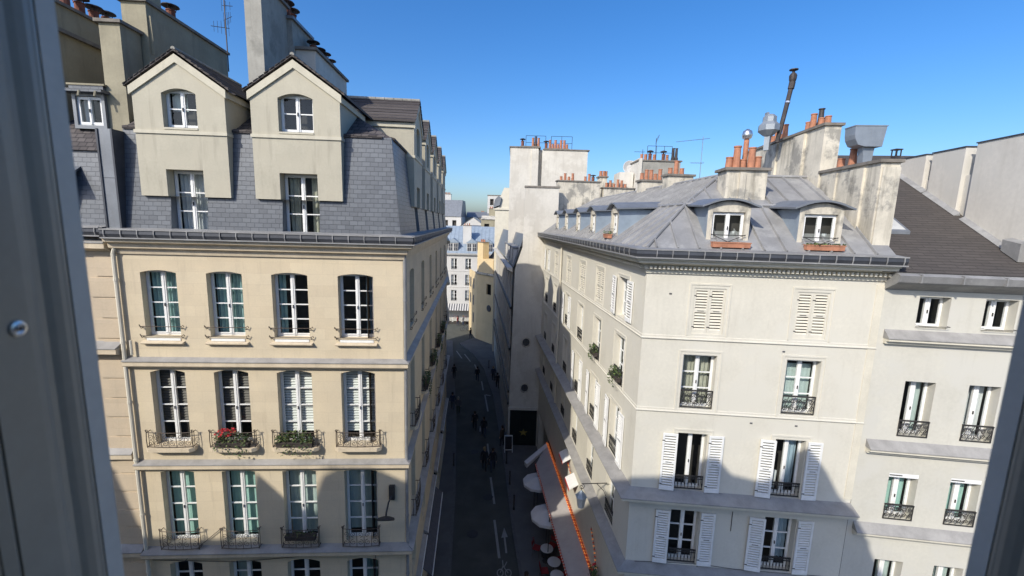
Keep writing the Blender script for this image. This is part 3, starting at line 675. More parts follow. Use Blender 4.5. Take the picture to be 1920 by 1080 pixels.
# ------------------------------------------------------------------ building N: far left neighbour
BN = thing('terraced_building', 'rusticated stone building at far left beside the rainwater pipe', 'building', L_O+Vector((math.cos(L_RZ), math.sin(L_RZ), 0))*-8.4, L_RZ)
b = MB(); b.wall(-6, 0, 0, 17.2, [(-3.6, -2.6, z, z+2.1) for z in (14.4, 10.9, 7.4)], .25, 0, back=1)
for k in range(26):   # quoin channels
    z = 1+k*.63; b.box(-.75 if k % 2 else -.55, -.03, -.03, -.0005, z, z+.57, 0)
b.build('wall', [rustic_stone, interior], BN, T((0, .06, 0)))
for z, o in ((13.75, .3), (10.3, .17), (6.9, .2), (16.9, .3)):
    b = MB(); b.mould(-6, -.02, [(0, z-.05), (.05, z-.05), (o, z+.05), (o, z+.2), (0, z+.2)], 0); b.mould(-6, -.02, [(0, z+.2005), (o+.02, z+.2005), (o+.02, z+.225), (0, z+.38)], 1)
    b.build('string_course', [limestone_trim, lead], BN, T((0, .06, 0)))
gutter(BN, T((0, .06, 0)), -6, -.05, 17.33, .3, 0, 0)
for z in (14.4, 10.9, 7.4): add_window(BN, T((0, .06, 0)), -3.1, z, .99, 2.09, 4, .2, [(curtain_teal, 0, 1, 0, 1)])
b = MB(); b.wall(-6, -.02, 17.42, 19.75, [], yf=lambda z: .1+(z-17.42)*.14); b.build('mansard_slope', [slate], BN)
b = MB(); b.poly([(-6, .35, 19.75), (-.02, .35, 19.75), (-.02, .95, 20.5), (-6, .95, 20.5)]); b.poly([(-6, .95, 20.5), (-.02, .95, 20.5), (-.02, 4.5, 22.6), (-6, 4.5, 22.6)]); b.build('upper_roof', [dark_tile], BN)
d = MB(); d.wall(-.45, .45, 0, 1.0, [(-.36, .36, .1, .92)], .1); 
for s_ in (-1, 1): d.quad((s_*.45, 0, 0), (s_*.45, 2, 0), (s_*.45, 2, 1.0), (s_*.45, 0, 1.0))
d.box(-.6, .55, -.2, 2, 1.0, 1.08, 1); d.box(-.55, .5, -.02, 1.5, 1.22, 1.27, 2); d.box(-.5, .45, .0, 1.5, 1.08, 1.22, 1)
for k in range(3): d.tube([(-.5+k*.45, -.2, 1.02), (-.5+k*.45, -.25, .86)], .03, 6, 2)
d = d.build('dormer', [zinc_dark, slate, tan_plaster], BN, T((-.82, .75, 20.42)))
add_window(None, FI, 0, .1, .72, .81, 1, .06, [(cw, 0, .3, 0, 1)], parent_part=d, cs=.04)
d = MB(); d.prism_yz([(-.05, 0), (.35, .0), (.35, 1.3), (-.15, .95)], -.5, .5); d.hexa([(-.65, -.35, .8), (.65, -.35, .8), (.65, .5, 1.4), (-.65, .5, 1.4), (-.65, -.35, .86), (.65, -.35, .86), (.65, .5, 1.46), (-.65, .5, 1.46)], 1)
d.build('dormer', [gutter_dark, slate], BN, T((-1.55, .1, 18.0)))
stack(BN, FI, -2.4, -1.9, .8, 9.5, 19, 24.15, tan_plaster, [P(-2.15, 1.9+.5*k, 'cowl', 1.1) for k in range(4)])
b = MB(); b.box(-1.92, -1.78, .8, 9.5, 23.25, 23.36); b.build('wall_ledge', [cap_stone], BN)
tag_ant = None

# ------------------------------------------------------------------ building R: cream corner building with the zinc roof
R_RZ = -.082709; R_O = Vector((4.1106, 13, 0))
BR = thing('corner_building', 'cream rendered corner building on the right with zinc roof and white shutters', 'building', R_O, R_RZ)
RS = RZ(math.atan2(-S_DIR.y, -S_DIR.x)-R_RZ)                 # street side: x runs from the far end (-20.4) to the corner (0)
MI = .84; ULEN = 20.4
fr_rows = [(14.78, 16.2), (12.33, 14.10), (9.52, 11.50), (6.86, 8.80)]
fc = [(1.46, 2.39, 4.45, 5.38), (1.31, 2.32, 4.39, 5.39), (1.36, 2.28, 4.36, 5.27), (1.35, 2.28, 4.34, 5.31)]
holes = []
for (z0, z1), (a, c, d_, e_) in zip(fr_rows, fc):
    for x0, x1 in ((a, c), (d_, e_)): holes.append((x0, x1, z0, z1, 0, .06 if z0 > 14.5 else .28))
b = MB(); b.wall(0, 6.84, 3.8, 17.0, holes, .28, 0, back=1.1); b.wall(0, 6.84, 0, 3.8, [(.6, 6.2, .2, 3.4)], .4)
b.quad((6.84, 0, 0), (6.84, 4, 0), (6.84, 4, 17), (6.84, 0, 17)); b.quad((0, 0, 17.0), (6.84, 0, 17.0), (6.84, 4, 17.0), (0, 4, 17.0), 1)
b.box(6.62, 6.84, -.02, -.0005, 9.65, 16.5, 2)
b.build('front_wall', [cream_render, interior, trim_paint], BR)
RCOL = [-1.95, -4.8, -7.75, -10.8, -14.5, -17.7]
holes = [(c-.5, c+.5, z0, z1, 0, .06 if (z0 > 14.5 and k in (1, 2, 3, 4)) else .24) for k, c in enumerate(RCOL) for z0, z1 in fr_rows]
b = MB(); b.wall(-ULEN, 0, 3.8, 17.0, holes, .24, 0, back=1.1); b.wall(-ULEN, 0, 0, 3.8, [(-5.6, -.8, .2, 3.3), (-11, -6.4, .2, 3.3), (-19, -12, .2, 3.3)], .45, 0, back=1.0)
b.build('street_wall', [cream_render, interior], BR, RS)
def surround(F, x0, x1, z0, z1, w_=.16):
    b = MB(); t = .012
    for (a, c, d_, e_) in ((x0-w_, x0-w_+.05, z0-.06, z1+w_), (x1+w_-.05, x1+w_, z0-.06, z1+w_), (x0-w_+.05, x1+w_-.05, z1+w_-.05, z1+w_)): b.box(a, c, -t-.012, -.0005, d_, e_)
    b.box(x0-w_+.05, x0-.015, -t*.5, -.0005, z0-.06, z1+w_-.05); b.box(x1+.015, x1+w_-.05, -t*.5, -.0005, z0-.06, z1+w_-.05); b.box(x0-.015, x1+.015, -t*.5, -.0005, z1+.015, z1+w_-.05)
    b.build('window_surround', [cream_render], BR, F)
def courses(F, u0, u1, e0, e1):
    b = MB()
    b.mould(u0, u1, [(0, 16.62), (.05, 16.62), (.06, 16.72), (.12, 16.74), (.12, 16.86), (.16, 16.88), (.40, 16.95), (.42, 17.03), (.5, 17.05), (.5, 17.10), (0, 17.10)], 0, e0, e1)
    n = int((u1-u0)/.125)
    for k in range(n): x = u0+(k+.5)*(u1-u0)/n; b.box(x-.033, x+.033, -.215, -.1205, 16.765, 16.855, 0)
    b.build('cornice', [trim_paint], BR, F)
    for z in (14.56, 12.18): b = MB(); b.mould(u0, u1, [(0, z+.01), (.03, z+.01), (.042, z+.025), (.042, z+.045), (.012, z+.06), (.012, z+.13), (0, z+.14)], 0, e0, e1); b.build('string_course', [cream_render], BR, F)
    b = MB(); b.mould(u0, u1, [(0, 8.98), (.06, 8.98), (.08, 9.12), (.30, 9.20), (.42, 9.25), (.42, 9.34), (0, 9.34)], 0, e0, e1)
    b.mould(u0, u1, [(0, 9.3405), (.46, 9.3405), (.46, 9.37), (0, 9.52)], 1, e0, e1)
    b.build('ledge', [trim_paint, lead], BR, F); b = MB()
    b.mould(u0, u1, [(0, 6.42), (.05, 6.42), (.25, 6.5), (.35, 6.56), (.35, 6.64), (0, 6.64)], 0, e0, e1)
    b.mould(u0, u1, [(0, 6.6405), (.38, 6.6405), (.38, 6.67), (0, 6.80)], 1, e0, e1)
    b.build('ledge', [trim_paint, lead], BR, F)
courses(FI, 0, 6.84, MI, 0); courses(RS, -ULEN, 0, 0, MI)
gutter(BR, FI, 0, 6.95, 17.13, .5, MI, 0); gutter(BR, RS, -ULEN, 0, 17.13, .5, 0, MI)
for r, ((z0, z1), (a, c, d_, e_)) in enumerate(zip(fr_rows, fc)):
    for k, (x0, x1) in enumerate(((a, c), (d_, e_))):
        uc, W = (x0+x1)/2, x1-x0
        if r < 3: surround(FI, x0, x1, z0, z1, .15)
        if r == 0: shutters(BR, FI, x0, x1, z0, z1); continue
        cur = {1: [[(curtain_beige, 0, .5, 0, 1), (curtain_beige, .5, 1, 0, 1)], [(curtain_grey, 0, .5, 0, .9), (curtain_grey, .5, 1, 0, .9)]], 2: [[], [(curtain_white, .2, .4, 0, .35), (curtain_blue, .55, 1, .1, 1)]], 3: [[], [(curtain_blue, .55, 1, .1, 1)]]}[r][k]
        add_window(BR, FI, uc, z0+.01, W-.01, z1-z0-.02, {1: 3, 2: 1, 3: 3}[r], .23, cur, cs=.06)
        if r == 1: put('balcony_railing', ornate_mesh(round(W-.02, 2), .58), BR, T((uc, .03, z0+.04)))
        else:
            put('balcony_railing', baluster_mesh(round(W-.02, 2), .52), BR, T((uc, .02, z0+.0)))
            shutters(BR, FI, x0, x1, z0+.02, z1-.01, spread=4 if k == 0 else 6)
for k, c in enumerate(RCOL):
    for r, (z0, z1) in enumerate(fr_rows):
        if r < 3: surround(RS, c-.5, c+.5, z0, z1, .13)
        if r == 0 and k in (1, 2, 3, 4): shutters(BR, RS, c-.5, c+.5, z0, z1); continue
        add_window(BR, RS, c, z0+.01, .99, z1-z0-.02, 3, .2, [(curtain_grey, 0, .35, 0, 1)] if (k+r) % 2 else [(curtain_white, .6, 1, 0, 1)], cs=.06)
        if (r == 0) or (r == 2 and k < 3) or (r == 1 and k in (3,)): shutters(BR, RS, c-.5, c+.5, z0+.02, z1-.01, spread=5)
        if r > 0: put('balcony_railing', (ornate_mesh if r == 1 else baluster_mesh)(.98, .55), BR, RS @ T((c, .02, z0+.02)))
b = MB(); b.tube([(-12.6, -.1, 16.9), (-12.6, -.1, 6.9)], .055, 8)
for z in (15.6, 14.1, 12.6, 11, 9.9, 8): b.lathe([(.068, 0), (.068, .06)], (-12.6, -.1, z), 8)
b.build('downpipe', [trim_paint], BR, RS)
b = MB()
for pts in ([(.3, -.03, 6.80), (1.2, -.03, 6.86), (2.4, -.03, 6.90), (3.6, -.03, 6.83), (6.6, -.03, 6.86)], [(2.35, -.03, 6.9), (2.36, -.03, 5.2)], [(3.3, -.02, 8.9), (3.3, -.02, 8.2)]): b.tube(pts, .010, 4)
b.build('facade_cable', [iron], BR)
for u, z in ((4.25, 14.35), (3.55, 11.98), (4.9, 11.98), (.75, 16.0)):
    b = MB(); b.box(-.04, .04, -.012, -.0005, -.025, .025); [b.box(-.032, .032, -.016, -.0125, -.02+k*.014, -.013+k*.014, 1) for k in range(3)]; put('wall_vent', cached('vent', lambda: b.mesh('wall_vent', [zinc, iron])), BR, T((u, 0, z)))
# zinc roof
sR = RS.to_3x3() @ Vector((-1, 0, 0)); iR = RS.to_3x3() @ Vector((0, 1, 0))     # along the street, inward from it
def rp(inset, z):      # the hip point at this inset from both fronts
    w_ = inset; u = (inset-iR.y*w_)/iR.x; return Vector((u, w_, z))
def sp_(s_, inset, z): return sR*s_+iR*inset+Vector((0, 0, z))
g0, z0r = -.12, 17.36; i1, z1r = 1.78, 18.76; i2, z2r = 3.9, 19.95
b = MB()
h0, h1, h2 = rp(g0, z0r), rp(i1, z1r), rp(i2, z2r)
b.slope([h0, Vector((6.95, g0, z0r)), Vector((6.95, i1, z1r)), h1], (1, 0, 0), .62)
b.slope([sp_(ULEN, g0, z0r), h0, h1, sp_(ULEN, i1, z1r)], tuple(sR), .62)
b.slope([h1+Vector((0, 0, .05)), Vector((6.95, i1, z1r+.05)), Vector((6.95, i2, z2r)), h2], (1, 0, 0), .62)
b.slope([sp_(ULEN, i1, z1r+.05), h1+Vector((0, 0, .05)), h2, sp_(ULEN, i2, z2r)], tuple(sR), .5)
b.poly([h2, Vector((6.95, i2, z2r)), Vector((6.95, 9, 17)), sp_(ULEN, 9, 17), sp_(ULEN, i2, z2r)])
for a, c, r in ((h0, h1, .05), (h1, h2, .05), (h1, Vector((6.95, i1, z1r+.03)), .06), (h1, sp_(ULEN, i1, z1r+.03), .06), (h2, sp_(ULEN, i2, z2r), .07), (h2, Vector((6.95, i2, z2r)), .07)): b.tube([a+Vector((0, 0, .03)), c+Vector((0, 0, .03))], r, 6)
b.build('zinc_roof', [zinc], BR)
def zdormer(F, u, inset, W, ow, oh, zf, rows=1, cur=None, cs=.055):
    """arched zinc dormer: pale frame round the casement, blue-grey cheeks, curled lead roof"""
    def f():
        b = MB(); h = W/2; H = oh+.16
        b.wall(-h, h, -.12, H, [(-ow/2, ow/2, 0, oh)], .12, 1)
        N = 8; arc = [(-h+W*i/N, H+.16*(1-(2*i/N-1)**2)) for i in range(N+1)]
        b.poly([(x, 0, z) for x, z in arc], 1)
        for s_ in (-1, 1): b.quad((s_*h, 0, -.12), (s_*h, 2.3, -.12), (s_*h, 2.3, H), (s_*h, 0, H), 2)
        ro = [(-h-.22, H-.03)]+[(x*1.08, z+.03) for x, z in arc]+[(h+.22, H-.03)]
        for (xa, za), (xb, zb) in zip(ro, ro[1:]): b.hexa([(xa, -.16, za), (xb, -.16, zb), (xb, 2.4, zb+.12), (xa, 2.4, za+.12), (xa, -.16, za+.055), (xb, -.16, zb+.055), (xb, 2.4, zb+.17), (xa, 2.4, za+.17)], 3)
        b.quad((-h, .36, -.1), (h, .36, -.1), (h, .36, H), (-h, .36, H), 4)
        return b.mesh('dormer', [zinc, old_plaster, zinc_blue, zinc_dark, interior])
    d = put('dormer', cached(('zd', W, ow, oh), f), BR, F @ T((u, inset, zf)))
    add_window(None, FI, 0, .0, ow-.01, oh-.01, rows, .09, cur, parent_part=d, cs=cs)
    return d
for k, u in enumerate((2.36, 5.0)):
    d = zdormer(FI, u, .3, 1.24, .95, .95, 17.56, 1, [(curtain_white, .78, .95, .1, .4)])
    put('balcony_railing', cached('zrail', lambda: (lambda q: (q.tube([(-.5, -.08, .26), (.5, -.08, .26)], .012, 4), q.tube([(-.5, -.08, .28), (0, -.08, .06), (.5, -.08, .28)], .010, 4), q.tube([(-.5, -.08, .05), (.5, -.08, .05)], .010, 4), q.mesh('balcony_railing', [iron]))[-1])(MB())), d)
for k, u in enumerate((-4.15, -7.3, -10.2, -13.2, -16.0)):
    d = zdormer(RS, u, .25, .95, .68, .88, 17.62, 1, [(cw, 0, .5, 0, 1)])
    put('balcony_railing', cached('zrail2', lambda: (lambda q: (q.tube([(-.36, -.08, .26), (.36, -.08, .26)], .010, 4), q.tube([(-.36, -.08, .02), (.36, -.08, .26)], .008, 4), q.tube([(-.36, -.08, .26), (.36, -.08, .02)], .008, 4), q.mesh('balcony_railing', [iron]))[-1])(MB())), d)
# chimneys of R
stack(BR, FI, 6.45, 6.97, .32, 3.1, 17.2, 20.12, old_plaster, [P(6.66, 1.9, 'tall', 1.0), P(6.66, 2.45, 'short', 1.1)], over=.07,
      extra=lambda m_: (m_.box(6.38, 6.4495, .9, 1.5, 17.3, 19.95), m_.box(6.40, 6.4495, 2.2, 2.7, 17.3, 19.95), m_.box(6.5, 6.98, .28, .3195, 17.2, 19.9, 0)))
stack(BR, FI, 6.40, 6.95, 3.15, 9.2, 17.2, 21.75, old_plaster, [P(6.7, 3.55, 'short', 1.0), P(6.65, 3.85, 'short', 1.0), P(6.7, 4.0, 'black', 1.0), P(6.65, 4.35, 'tall', 1.0), P(6.65, 4.65, 'short', 1.0), P(6.65, 6.3, 'tall', 1.0), P(6.65, 6.65, 'short', 1.0), P(6.65, 6.95, 'tall', .95), P(6.65, 7.25, 'short', 1)], over=.07,
      extra=lambda m_: (m_.box(6.30, 6.3995, 4.2, 4.9, 17.3, 21.6), m_.box(6.32, 6.3995, 6.2, 7.1, 17.3, 21.6)))
stack(BR, FI, 2.88, 4.2, 2.15, 2.95, 18.5, 20.06, old_plaster, [P(3.05, 2.5, 'short', 1.1), P(3.27, 2.45, 'tall', 1.15), P(3.52, 2.55, 'short', 1.1), P(3.76, 2.45, 'tall', 1.1), P(3.99, 2.5, 'short', 1.15)], over=.09,
      extra=lambda m_: m_.box(3.3, 3.5, 2.09, 2.1495, 18.5, 19.9))
def kf(s_, ins): return sp_(s_, ins, 0)
def ridge_stack(s0, s1, i0, i1, zb, zt, mt, pots):
    F2 = RS; stack(BR, F2, -s1, -s0, i0, i1, zb, zt, mt, pots, over=.08)
ridge_stack(7.0, 7.6, 3.6, 4.8, 19.3, 20.45, old_plaster, [P(-7.3, 3.8+.28*k, ('short', 'tall', 'short')[k % 3], 1) for k in range(3)])
ridge_stack(10.2, 10.9, 3.6, 5.0, 19.2, 20.5, old_plaster, [P(-10.5, 3.7+.25*k, ('short', 'tall', 'tall', 'short', 'tall')[k], 1) for k in range(5)])
ridge_stack(20.45, 21.1, 1.0, 4.3, 17.0, 21.35, grey_concrete if False else old_plaster, [P(-20.8, 1.3+.3*k, ('short', 'tall', 'short', 'tall')[k], 1) for k in range(4)]+[P(-20.8, 3.2+.3*k, ('short', 'tall', 'cowl')[k], 1) for k in range(3)])
ridge_stack(20.45, 21.1, 4.6, 7.0, 17.0, 20.95, old_plaster, [P(-20.8, 4.9+.3*k, ('short', 'tall', 'short', 'tall', 'tall', 'short')[k], 1) for k in range(6)])

# ------------------------------------------------------------------ building D: pale grey neighbour on the right
D_O = Vector((10.927, 12.435, 0)); D_RZ = R_(-7)
BD = thing('terraced_building', 'pale grey rendered building at far right with a brown tiled roof', 'building', D_O, D_RZ)
drows = [(15.27, 16.22), (11.88, 13.64), (9.1, 10.66), (5.9, 7.66)]
dcols = [(.97, 1.80), (2.69, 3.52), (4.4, 5.23)]
holes = [(a, c, z0, z1) for z0, z1 in drows for a, c in dcols]
b = MB(); b.wall(.012, 9, 0, 16.75, holes, .33, 0, back=1.2); b.build('wall', [grey_render, interior], BD)
for z, o in ((14.78, .22), (11.30, .22), (8.50, .22), (5.3, .22)):
    b = MB(); b.mould(.18, 9, [(0, z), (o*.5, z), (o*.55, z+.07), (o, z+.10), (o, z+.17), (0, z+.17)], 0); b.mould(.16, 9, [(0, z+.1705), (o+.03, z+.1705), (o+.03, z+.195), (0, z+.42)], 1)
    b.build('string_course', [trim_paint, lead], BD)
for r, (z0, z1) in enumerate(drows):
    for k, (a, c) in enumerate(dcols):
        cur = {0: [], 1: [(curtain_white, .5, 1, 0, 1)] if k else [(curtain_grey, .75, 1, 0, 1)], 2: [(curtain_mint, .4, 1, 0, 1)], 3: [(curtain_grey, .5, 1, 0, 1)]}[r]
        add_window(BD, FI, (a+c)/2, z0+.01, c-a-.01, z1-z0-.02-(.14 if r == 2 else 0), 1, .26, cur, cs=.07)
        if r == 2:
            b = MB(); b.box(-.44, .44, .0, .25, 0, .13); b.box(-.43, -.05, -.006, -.0005, .05, .08, 1); put('roller_box', cached('rbox', lambda: b.mesh('roller_box', [white_paint, iron])), BD, T(((a+c)/2, .0, z1-.13)) @ Matrix.Diagonal((.94, 1, 1, 1)))
        if r: put('balcony_railing', ornate_mesh(round(c-a, 2), .52), BD, T(((a+c)/2, -.02, z0+.02)))
        else: put('window_guard', cached('dgd', lambda: (lambda q: (q.tube([(-.42, 0, .1), (-.40, -.14, .1), (.40, -.14, .1), (.42, 0, .1)], .008, 4), q.tube([(-.42, 0, .04), (.42, 0, .04)], .008, 4), q.mesh('window_guard', [iron]))[-1])(MB())), BD, T(((a+c)/2, 0, z0)))
b = MB(); b.prism_yz([(0, 16.38), (-.42, 16.60), (-.5, 16.66), (-.56, 16.85), (-.35, 16.93), (0, 16.93)], -.02, 9); 
for k in range(8): b.box(.5+k*1.05, .53+k*1.05, -.58, -.4, 16.66, 16.9)
b.build('gutter', [zinc], BD)
b = MB(); k_ = .56
b.poly([(-.4, -.4, 16.93), (9, -.4, 16.93), (9, 7.5, 16.93+7.9*k_), (-.4, 7.5, 16.93+7.9*k_)]); b.build('tiled_roof', [brown_tile], BD)
b = MB(); yz = lambda u, w_, h=0: (u, w_, 16.93+(w_+.4)*k_+h)
b.hexa([yz(.55, 1.5), yz(1.5, 1.5), yz(1.5, 2.5), yz(.55, 2.5), yz(.55, 1.5, .1), yz(1.5, 1.5, .1), yz(1.5, 2.5, .1), yz(.55, 2.5, .1)]); b.quad(yz(.63, 1.58, .104), yz(1.42, 1.58, .104), yz(1.42, 2.42, .104), yz(.63, 2.42, .104), 1); b.build('skylight', [zinc_dark, lamp_glass], BD)
# the stepped party wall with its chimney breasts
def breast(w0, w1, zt): stack(BD, FI, 3.72, 4.5, w0, w1, 16.5, zt, party_plaster, [], cap=.035, over=.03, capm=gutter_dark)
breast(4.45, 6.3, 20.95); breast(2.85, 4.15, 20.95); breast(-.35, 2.45, 21.0); 
b = MB(); b.box(3.85, 4.4, -.3, 9, 16.5, 20.0); b.build('party_wall', [party_plaster], BD)
for w0, w1 in ((4.3, 6.3), (2.75, 4.15), (.9, 2.45)):
    b = MB(); b.hexa([yz(3.55, w0-.1, .02), yz(3.74, w0-.1, .02), yz(3.74, w1, .02), yz(3.55, w1, .02), yz(3.60, w0-.1, .04), yz(3.74, w0-.1, .12), yz(3.74, w1, .12), yz(3.60, w1, .04)]); b.build('lead_flashing', [zinc], BD)
b = MB(); b.hexa([yz(3.45, .2, .03), yz(3.7, .2, .03), yz(3.7, .75, .03), yz(3.45, .75, .03), yz(3.45, .2, .55), yz(3.7, .2, .6), yz(3.7, .75, .4), yz(3.45, .75, .35)])
b.build('lead_flashing', [zinc], BD)

# ------------------------------------------------------------------ building E: tall blind wall halfway down the street
E_O = Vector((0.0, 32.5, 0)); BE = thing('blind_walled_building', 'tall building with a blank white end wall and two round vents above a dark shopfront', 'building', E_O)
ES = RZ(math.atan2(-S_DIR.y, -S_DIR.x))
b = MB(); b.prism_xz([(0, 3.3), (.18, 14.5), (.72, 16.2), (.80, 20.65), (3.3, 20.72), (3.3, 3.3)], 0, .5); b.box(-.02, .12, -.06, .5, 0, 3.3, 0); b.box(.12, 3.3, .3, .5, 0, 3.3, 1); b.box(2.3, 3.3, 0, .3, 0, 3.3)
b.box(-.05, 2.4, -.12, -.0005, 3.2, 3.42, 0)
b.box(.74, 3.36, -.06, .56, 20.65, 20.78, 2); b.box(.16, 2.6, -.012, -.0005, 11.9, 11.96); b.box(.1, 2.6, -.012, -.0005, 9.1, 9.15)
b.build('end_wall', [white_plaster, dark_shop, cap_stone], BE)
b = MB(); b.box(.14, 2.28, .18, .22, .05, 3.15); 
pts = []
for k in range(10):
    r = .38 if k % 2 == 0 else .15; a = math.pi/2+k*math.pi/5; pts.append((1.25+r*math.cos(a), 1.15+r*math.sin(a)*.9))
b.prism_xz(pts, .165, .1795, 1); b.build('shopfront', [dark_shop, gold], BE)
for z in (8.8, 5.05):
    b = MB()
    for k in range(20):
        a0, a1 = k/20*6.283, (k+1)/20*6.283; q = lambda a, r, y: (r*math.cos(a), y, r*1.12*math.sin(a))
        b.hexa([q(a0, .28, -.05), q(a1, .28, -.05), q(a1, .38, -.05), q(a0, .38, -.05), q(a0, .28, -.001), q(a1, .28, -.001), q(a1, .38, -.001), q(a0, .38, -.001)], 0)
    b.poly([(.28*math.cos(k/20*6.283), -.004, .31*math.sin(k/20*6.283)) for k in range(20)], 1); b.box(-.26, .26, -.03, -.0045, -.015, .015, 2); b.box(-.015, .015, -.03, -.0045, -.28, -.016, 2); b.box(-.015, .015, -.03, -.0045, .016, .28, 2)
    put('round_window', cached('rw', lambda: b.mesh('round_window', [old_plaster, gutter_dark, iron])), BE, T((1.22, 0, z)))
b = MB(); eh = [(-c-.45, -c+.45, z0, z0+2.0) for c in (1.5, 3.9, 6.3, 9.5, 12.5, 15.5, 19, 22) for z0 in (11.9, 8.6, 5.2)]
b.wall(-26.5, 0, 0, 14.5, eh, .2, 0, back=1.0); b.mould(-26.5, 0, [(0, 14.3), (.15, 14.35), (.45, 14.55), (.45, 14.65), (0, 14.65)], 0, 0, .2)
for z in (11.4, 8.1, 4.6, 3.6): b.mould(-26.5, 0, [(0, z), (.12, z), (.12, z+.16), (0, z+.22)], 1)
b.build('street_wall', [white_plaster, interior if False else iron], BE, ES)
for c in (1.5, 3.9, 6.3, 9.5, 12.5):
    for z0 in (11.9, 8.6, 5.2):
        add_window(BE, ES, -c, z0, .89, 1.99, 3, .15, [])
b = MB(); b.wall(-26.5, -.3, 14.65, 17.2, [], yf=lambda z: .1+(z-14.65)*.3); b.build('mansard_slope', [zinc_dark], BE, ES)
def mini(b_, F, u, ins, z):
    def f():
        d = MB(); d.box(-.42, .42, 0, 1.6, 0, 1.35, 0); d.box(-.3, .3, -.012, -.0005, .1, 1.2, 2); d.hexa([(-.55, -.12, 1.35), (.55, -.12, 1.35), (.55, 1.6, 1.35), (-.55, 1.6, 1.35), (-.5, -.12, 1.43), (.5, -.12, 1.43), (.5, 1.6, 1.5), (-.5, 1.6, 1.5)], 1)
        d.box(-.02, .02, -.03, -.0125, .1, 1.2, 0); d.box(-.3, -.02, -.03, -.0125, .62, .66, 0); d.box(.02, .3, -.03, -.0125, .62, .66, 0)
        return d.mesh('dormer', [far_white, zinc_dark, gutter_dark])
    return put('dormer', cached('mini', f), b_, F @ T((u, ins, z)))
for c in (1.7, 4.2, 6.7, 9.7): mini(BE, ES, -c, .12, 14.75)

# ------------------------------------------------------------------ building F: tall white block behind
BF = thing('tall_white_block', 'tall blank white block with chimney pots and railings on its flat top', 'building', (-.5, 40, 0))
b = MB(); b.box(0, 2.55, 0, 5, 0, 24.75); b.box(2.9, 7.0, -.02, 5, 0, 24.6); b.box(2.55, 2.9, .5, 5, 0, 24.7); b.box(-.08, 2.75, -.08, 5.1, 24.75, 24.85, 1); b.box(2.95, 7.15, -.1, 5.1, 24.6, 24.7, 1); b.box(1.95, 2.56, -.12, -.0005, 14, 24.6)
b.build('wall', [white_plaster, cap_stone], BF)
for (a, c) in ((1.4, 3.2), (3.7, 5.6)):
    b = MB()
    for x in (a, (a+c)/2, c): b.tube([(x, .5, 24.7), (x, .5, 25.9)], .02, 4)
    for z in (25.3, 25.9): b.tube([(a, .5, z), (c, .5, z)], .018, 4)
    b.build('roof_railing', [iron], BF)
o = MB(); o.box(.9, 2.72, .2, .8, 24.85, 24.95)
st = o.build('chimney_stack', [cap_stone], BF)
o = MB(); o.box(3.1, 5.35, .2, .8, 24.7, 24.8); s2_ = o.build('chimney_stack', [cap_stone], BF)
for x, k in ((1.1, 'cowl'), (2.05, 'tall'), (2.3, 'black'), (2.55, 'tall'), (3.25, 'cowl'), (3.6, 'tall'), (3.85, 'short'), (4.1, 'tall'), (4.35, 'short'), (4.6, 'tall'), (4.9, 'tall'), (5.15, 'short')): put('chimney_pot', pot_mesh(k), st if x < 2.7 else s2_, T((x, .5, 24.93 if x < 2.7 else 24.78)))
# cream house with the hooped dormer, left of the block
BG = thing('cream_town_house', 'cream house end with a hooped lead dormer just left of the tall white block', 'building', (-2.6, 58, 0))
b = MB(); b.box(.05, 2.0, 0, 8, 0, 19.8); b.prism_xz([(.6, 19.8), (2.0, 19.8), (2.0, 22.6), (1.2, 22.6), (.7, 21.4)], 0, 8); b.box(-.15, 2.0, -.15, 8, 19.7, 19.95, 0); b.build('wall', [trim_paint], BG)
b = MB(); b.prism_xz([(-.2, 19.95), (.65, 20.3), (.85, 21.3), (.45, 21.5), (.0, 21.0)], -.3, 4); b.build('dormer', [zinc_dark], BG)
b = MB(); b.box(1.9, 2.05, -.2, 0, 8, 22.4); b.build('downpipe', [zinc_dark], BG)

# ------------------------------------------------------------------ far end of the street
BW = thing('zinc_roofed_building', 'white building facing down the street with a blue zinc roof and striped awning', 'building', (-14.5, 75.5, 0), R_(2))
wh = [(a, a+1.05, z, z+1.95) for a in (1.1, 3.6, 6.1, 8.6, 11.1) for z in (9.6, 6.7, 3.9)]
b = MB(); b.wall(0, 14, 0, 12.4, wh, .2, 0, back=1); b.mould(0, 14, [(0, 12.0), (.35, 12.2), (.45, 12.45), (0, 12.5)]); 
for z in (9.3, 6.4): b.mould(0, 14, [(0, z), (.06, z), (.06, z+.1), (0, z+.12)])
b.build('wall', [far_white, interior], BW)
for (a, c, z0, z1) in wh: add_window(BW, FI, (a+c)/2, z0+.01, 1.04, 1.93, 3, .14, [(cw, 0, .3, 0, 1)])
for (a, c, z0, z1) in wh: put('balcony_railing', baluster_mesh(1.0, .5), BW, T(((a+c)/2, -.03, z0)))
b = MB(); b.slope([(0, -.2, 12.5), (14, -.2, 12.5), (14, 5.2, 17.2), (0, 5.2, 17.2)], (1, 0, 0), .7, .05, .06); b.build('zinc_roof', [zinc_blue], BW)
for u in (2.0, 3.9, 7.2, 10): 
    d = MB(); d.box(-.85, .85, 0, 2, 0, 1.6, 0); d.prism_xz([(-1.05, 1.6), (1.05, 1.6), (0, 2.4)], -.1, 2.6, 1)
    for sx in (-.45, .45): 
        d.box(sx-.33, sx+.33, -.03, -.0005, .2, 1.45, 2); d.box(sx-.02, sx+.02, -.04, -.0305, .2, 1.45, 0); d.box(sx-.33, sx-.02, -.04, -.0305, .8, .85, 0); d.box(sx+.02, sx+.33, -.04, -.0305, .8, .85, 0)
    put('dormer', cached('wd', lambda: d.mesh('dormer', [far_white, zinc_blue, gutter_dark])), BW, T((u, .2, 12.7)))
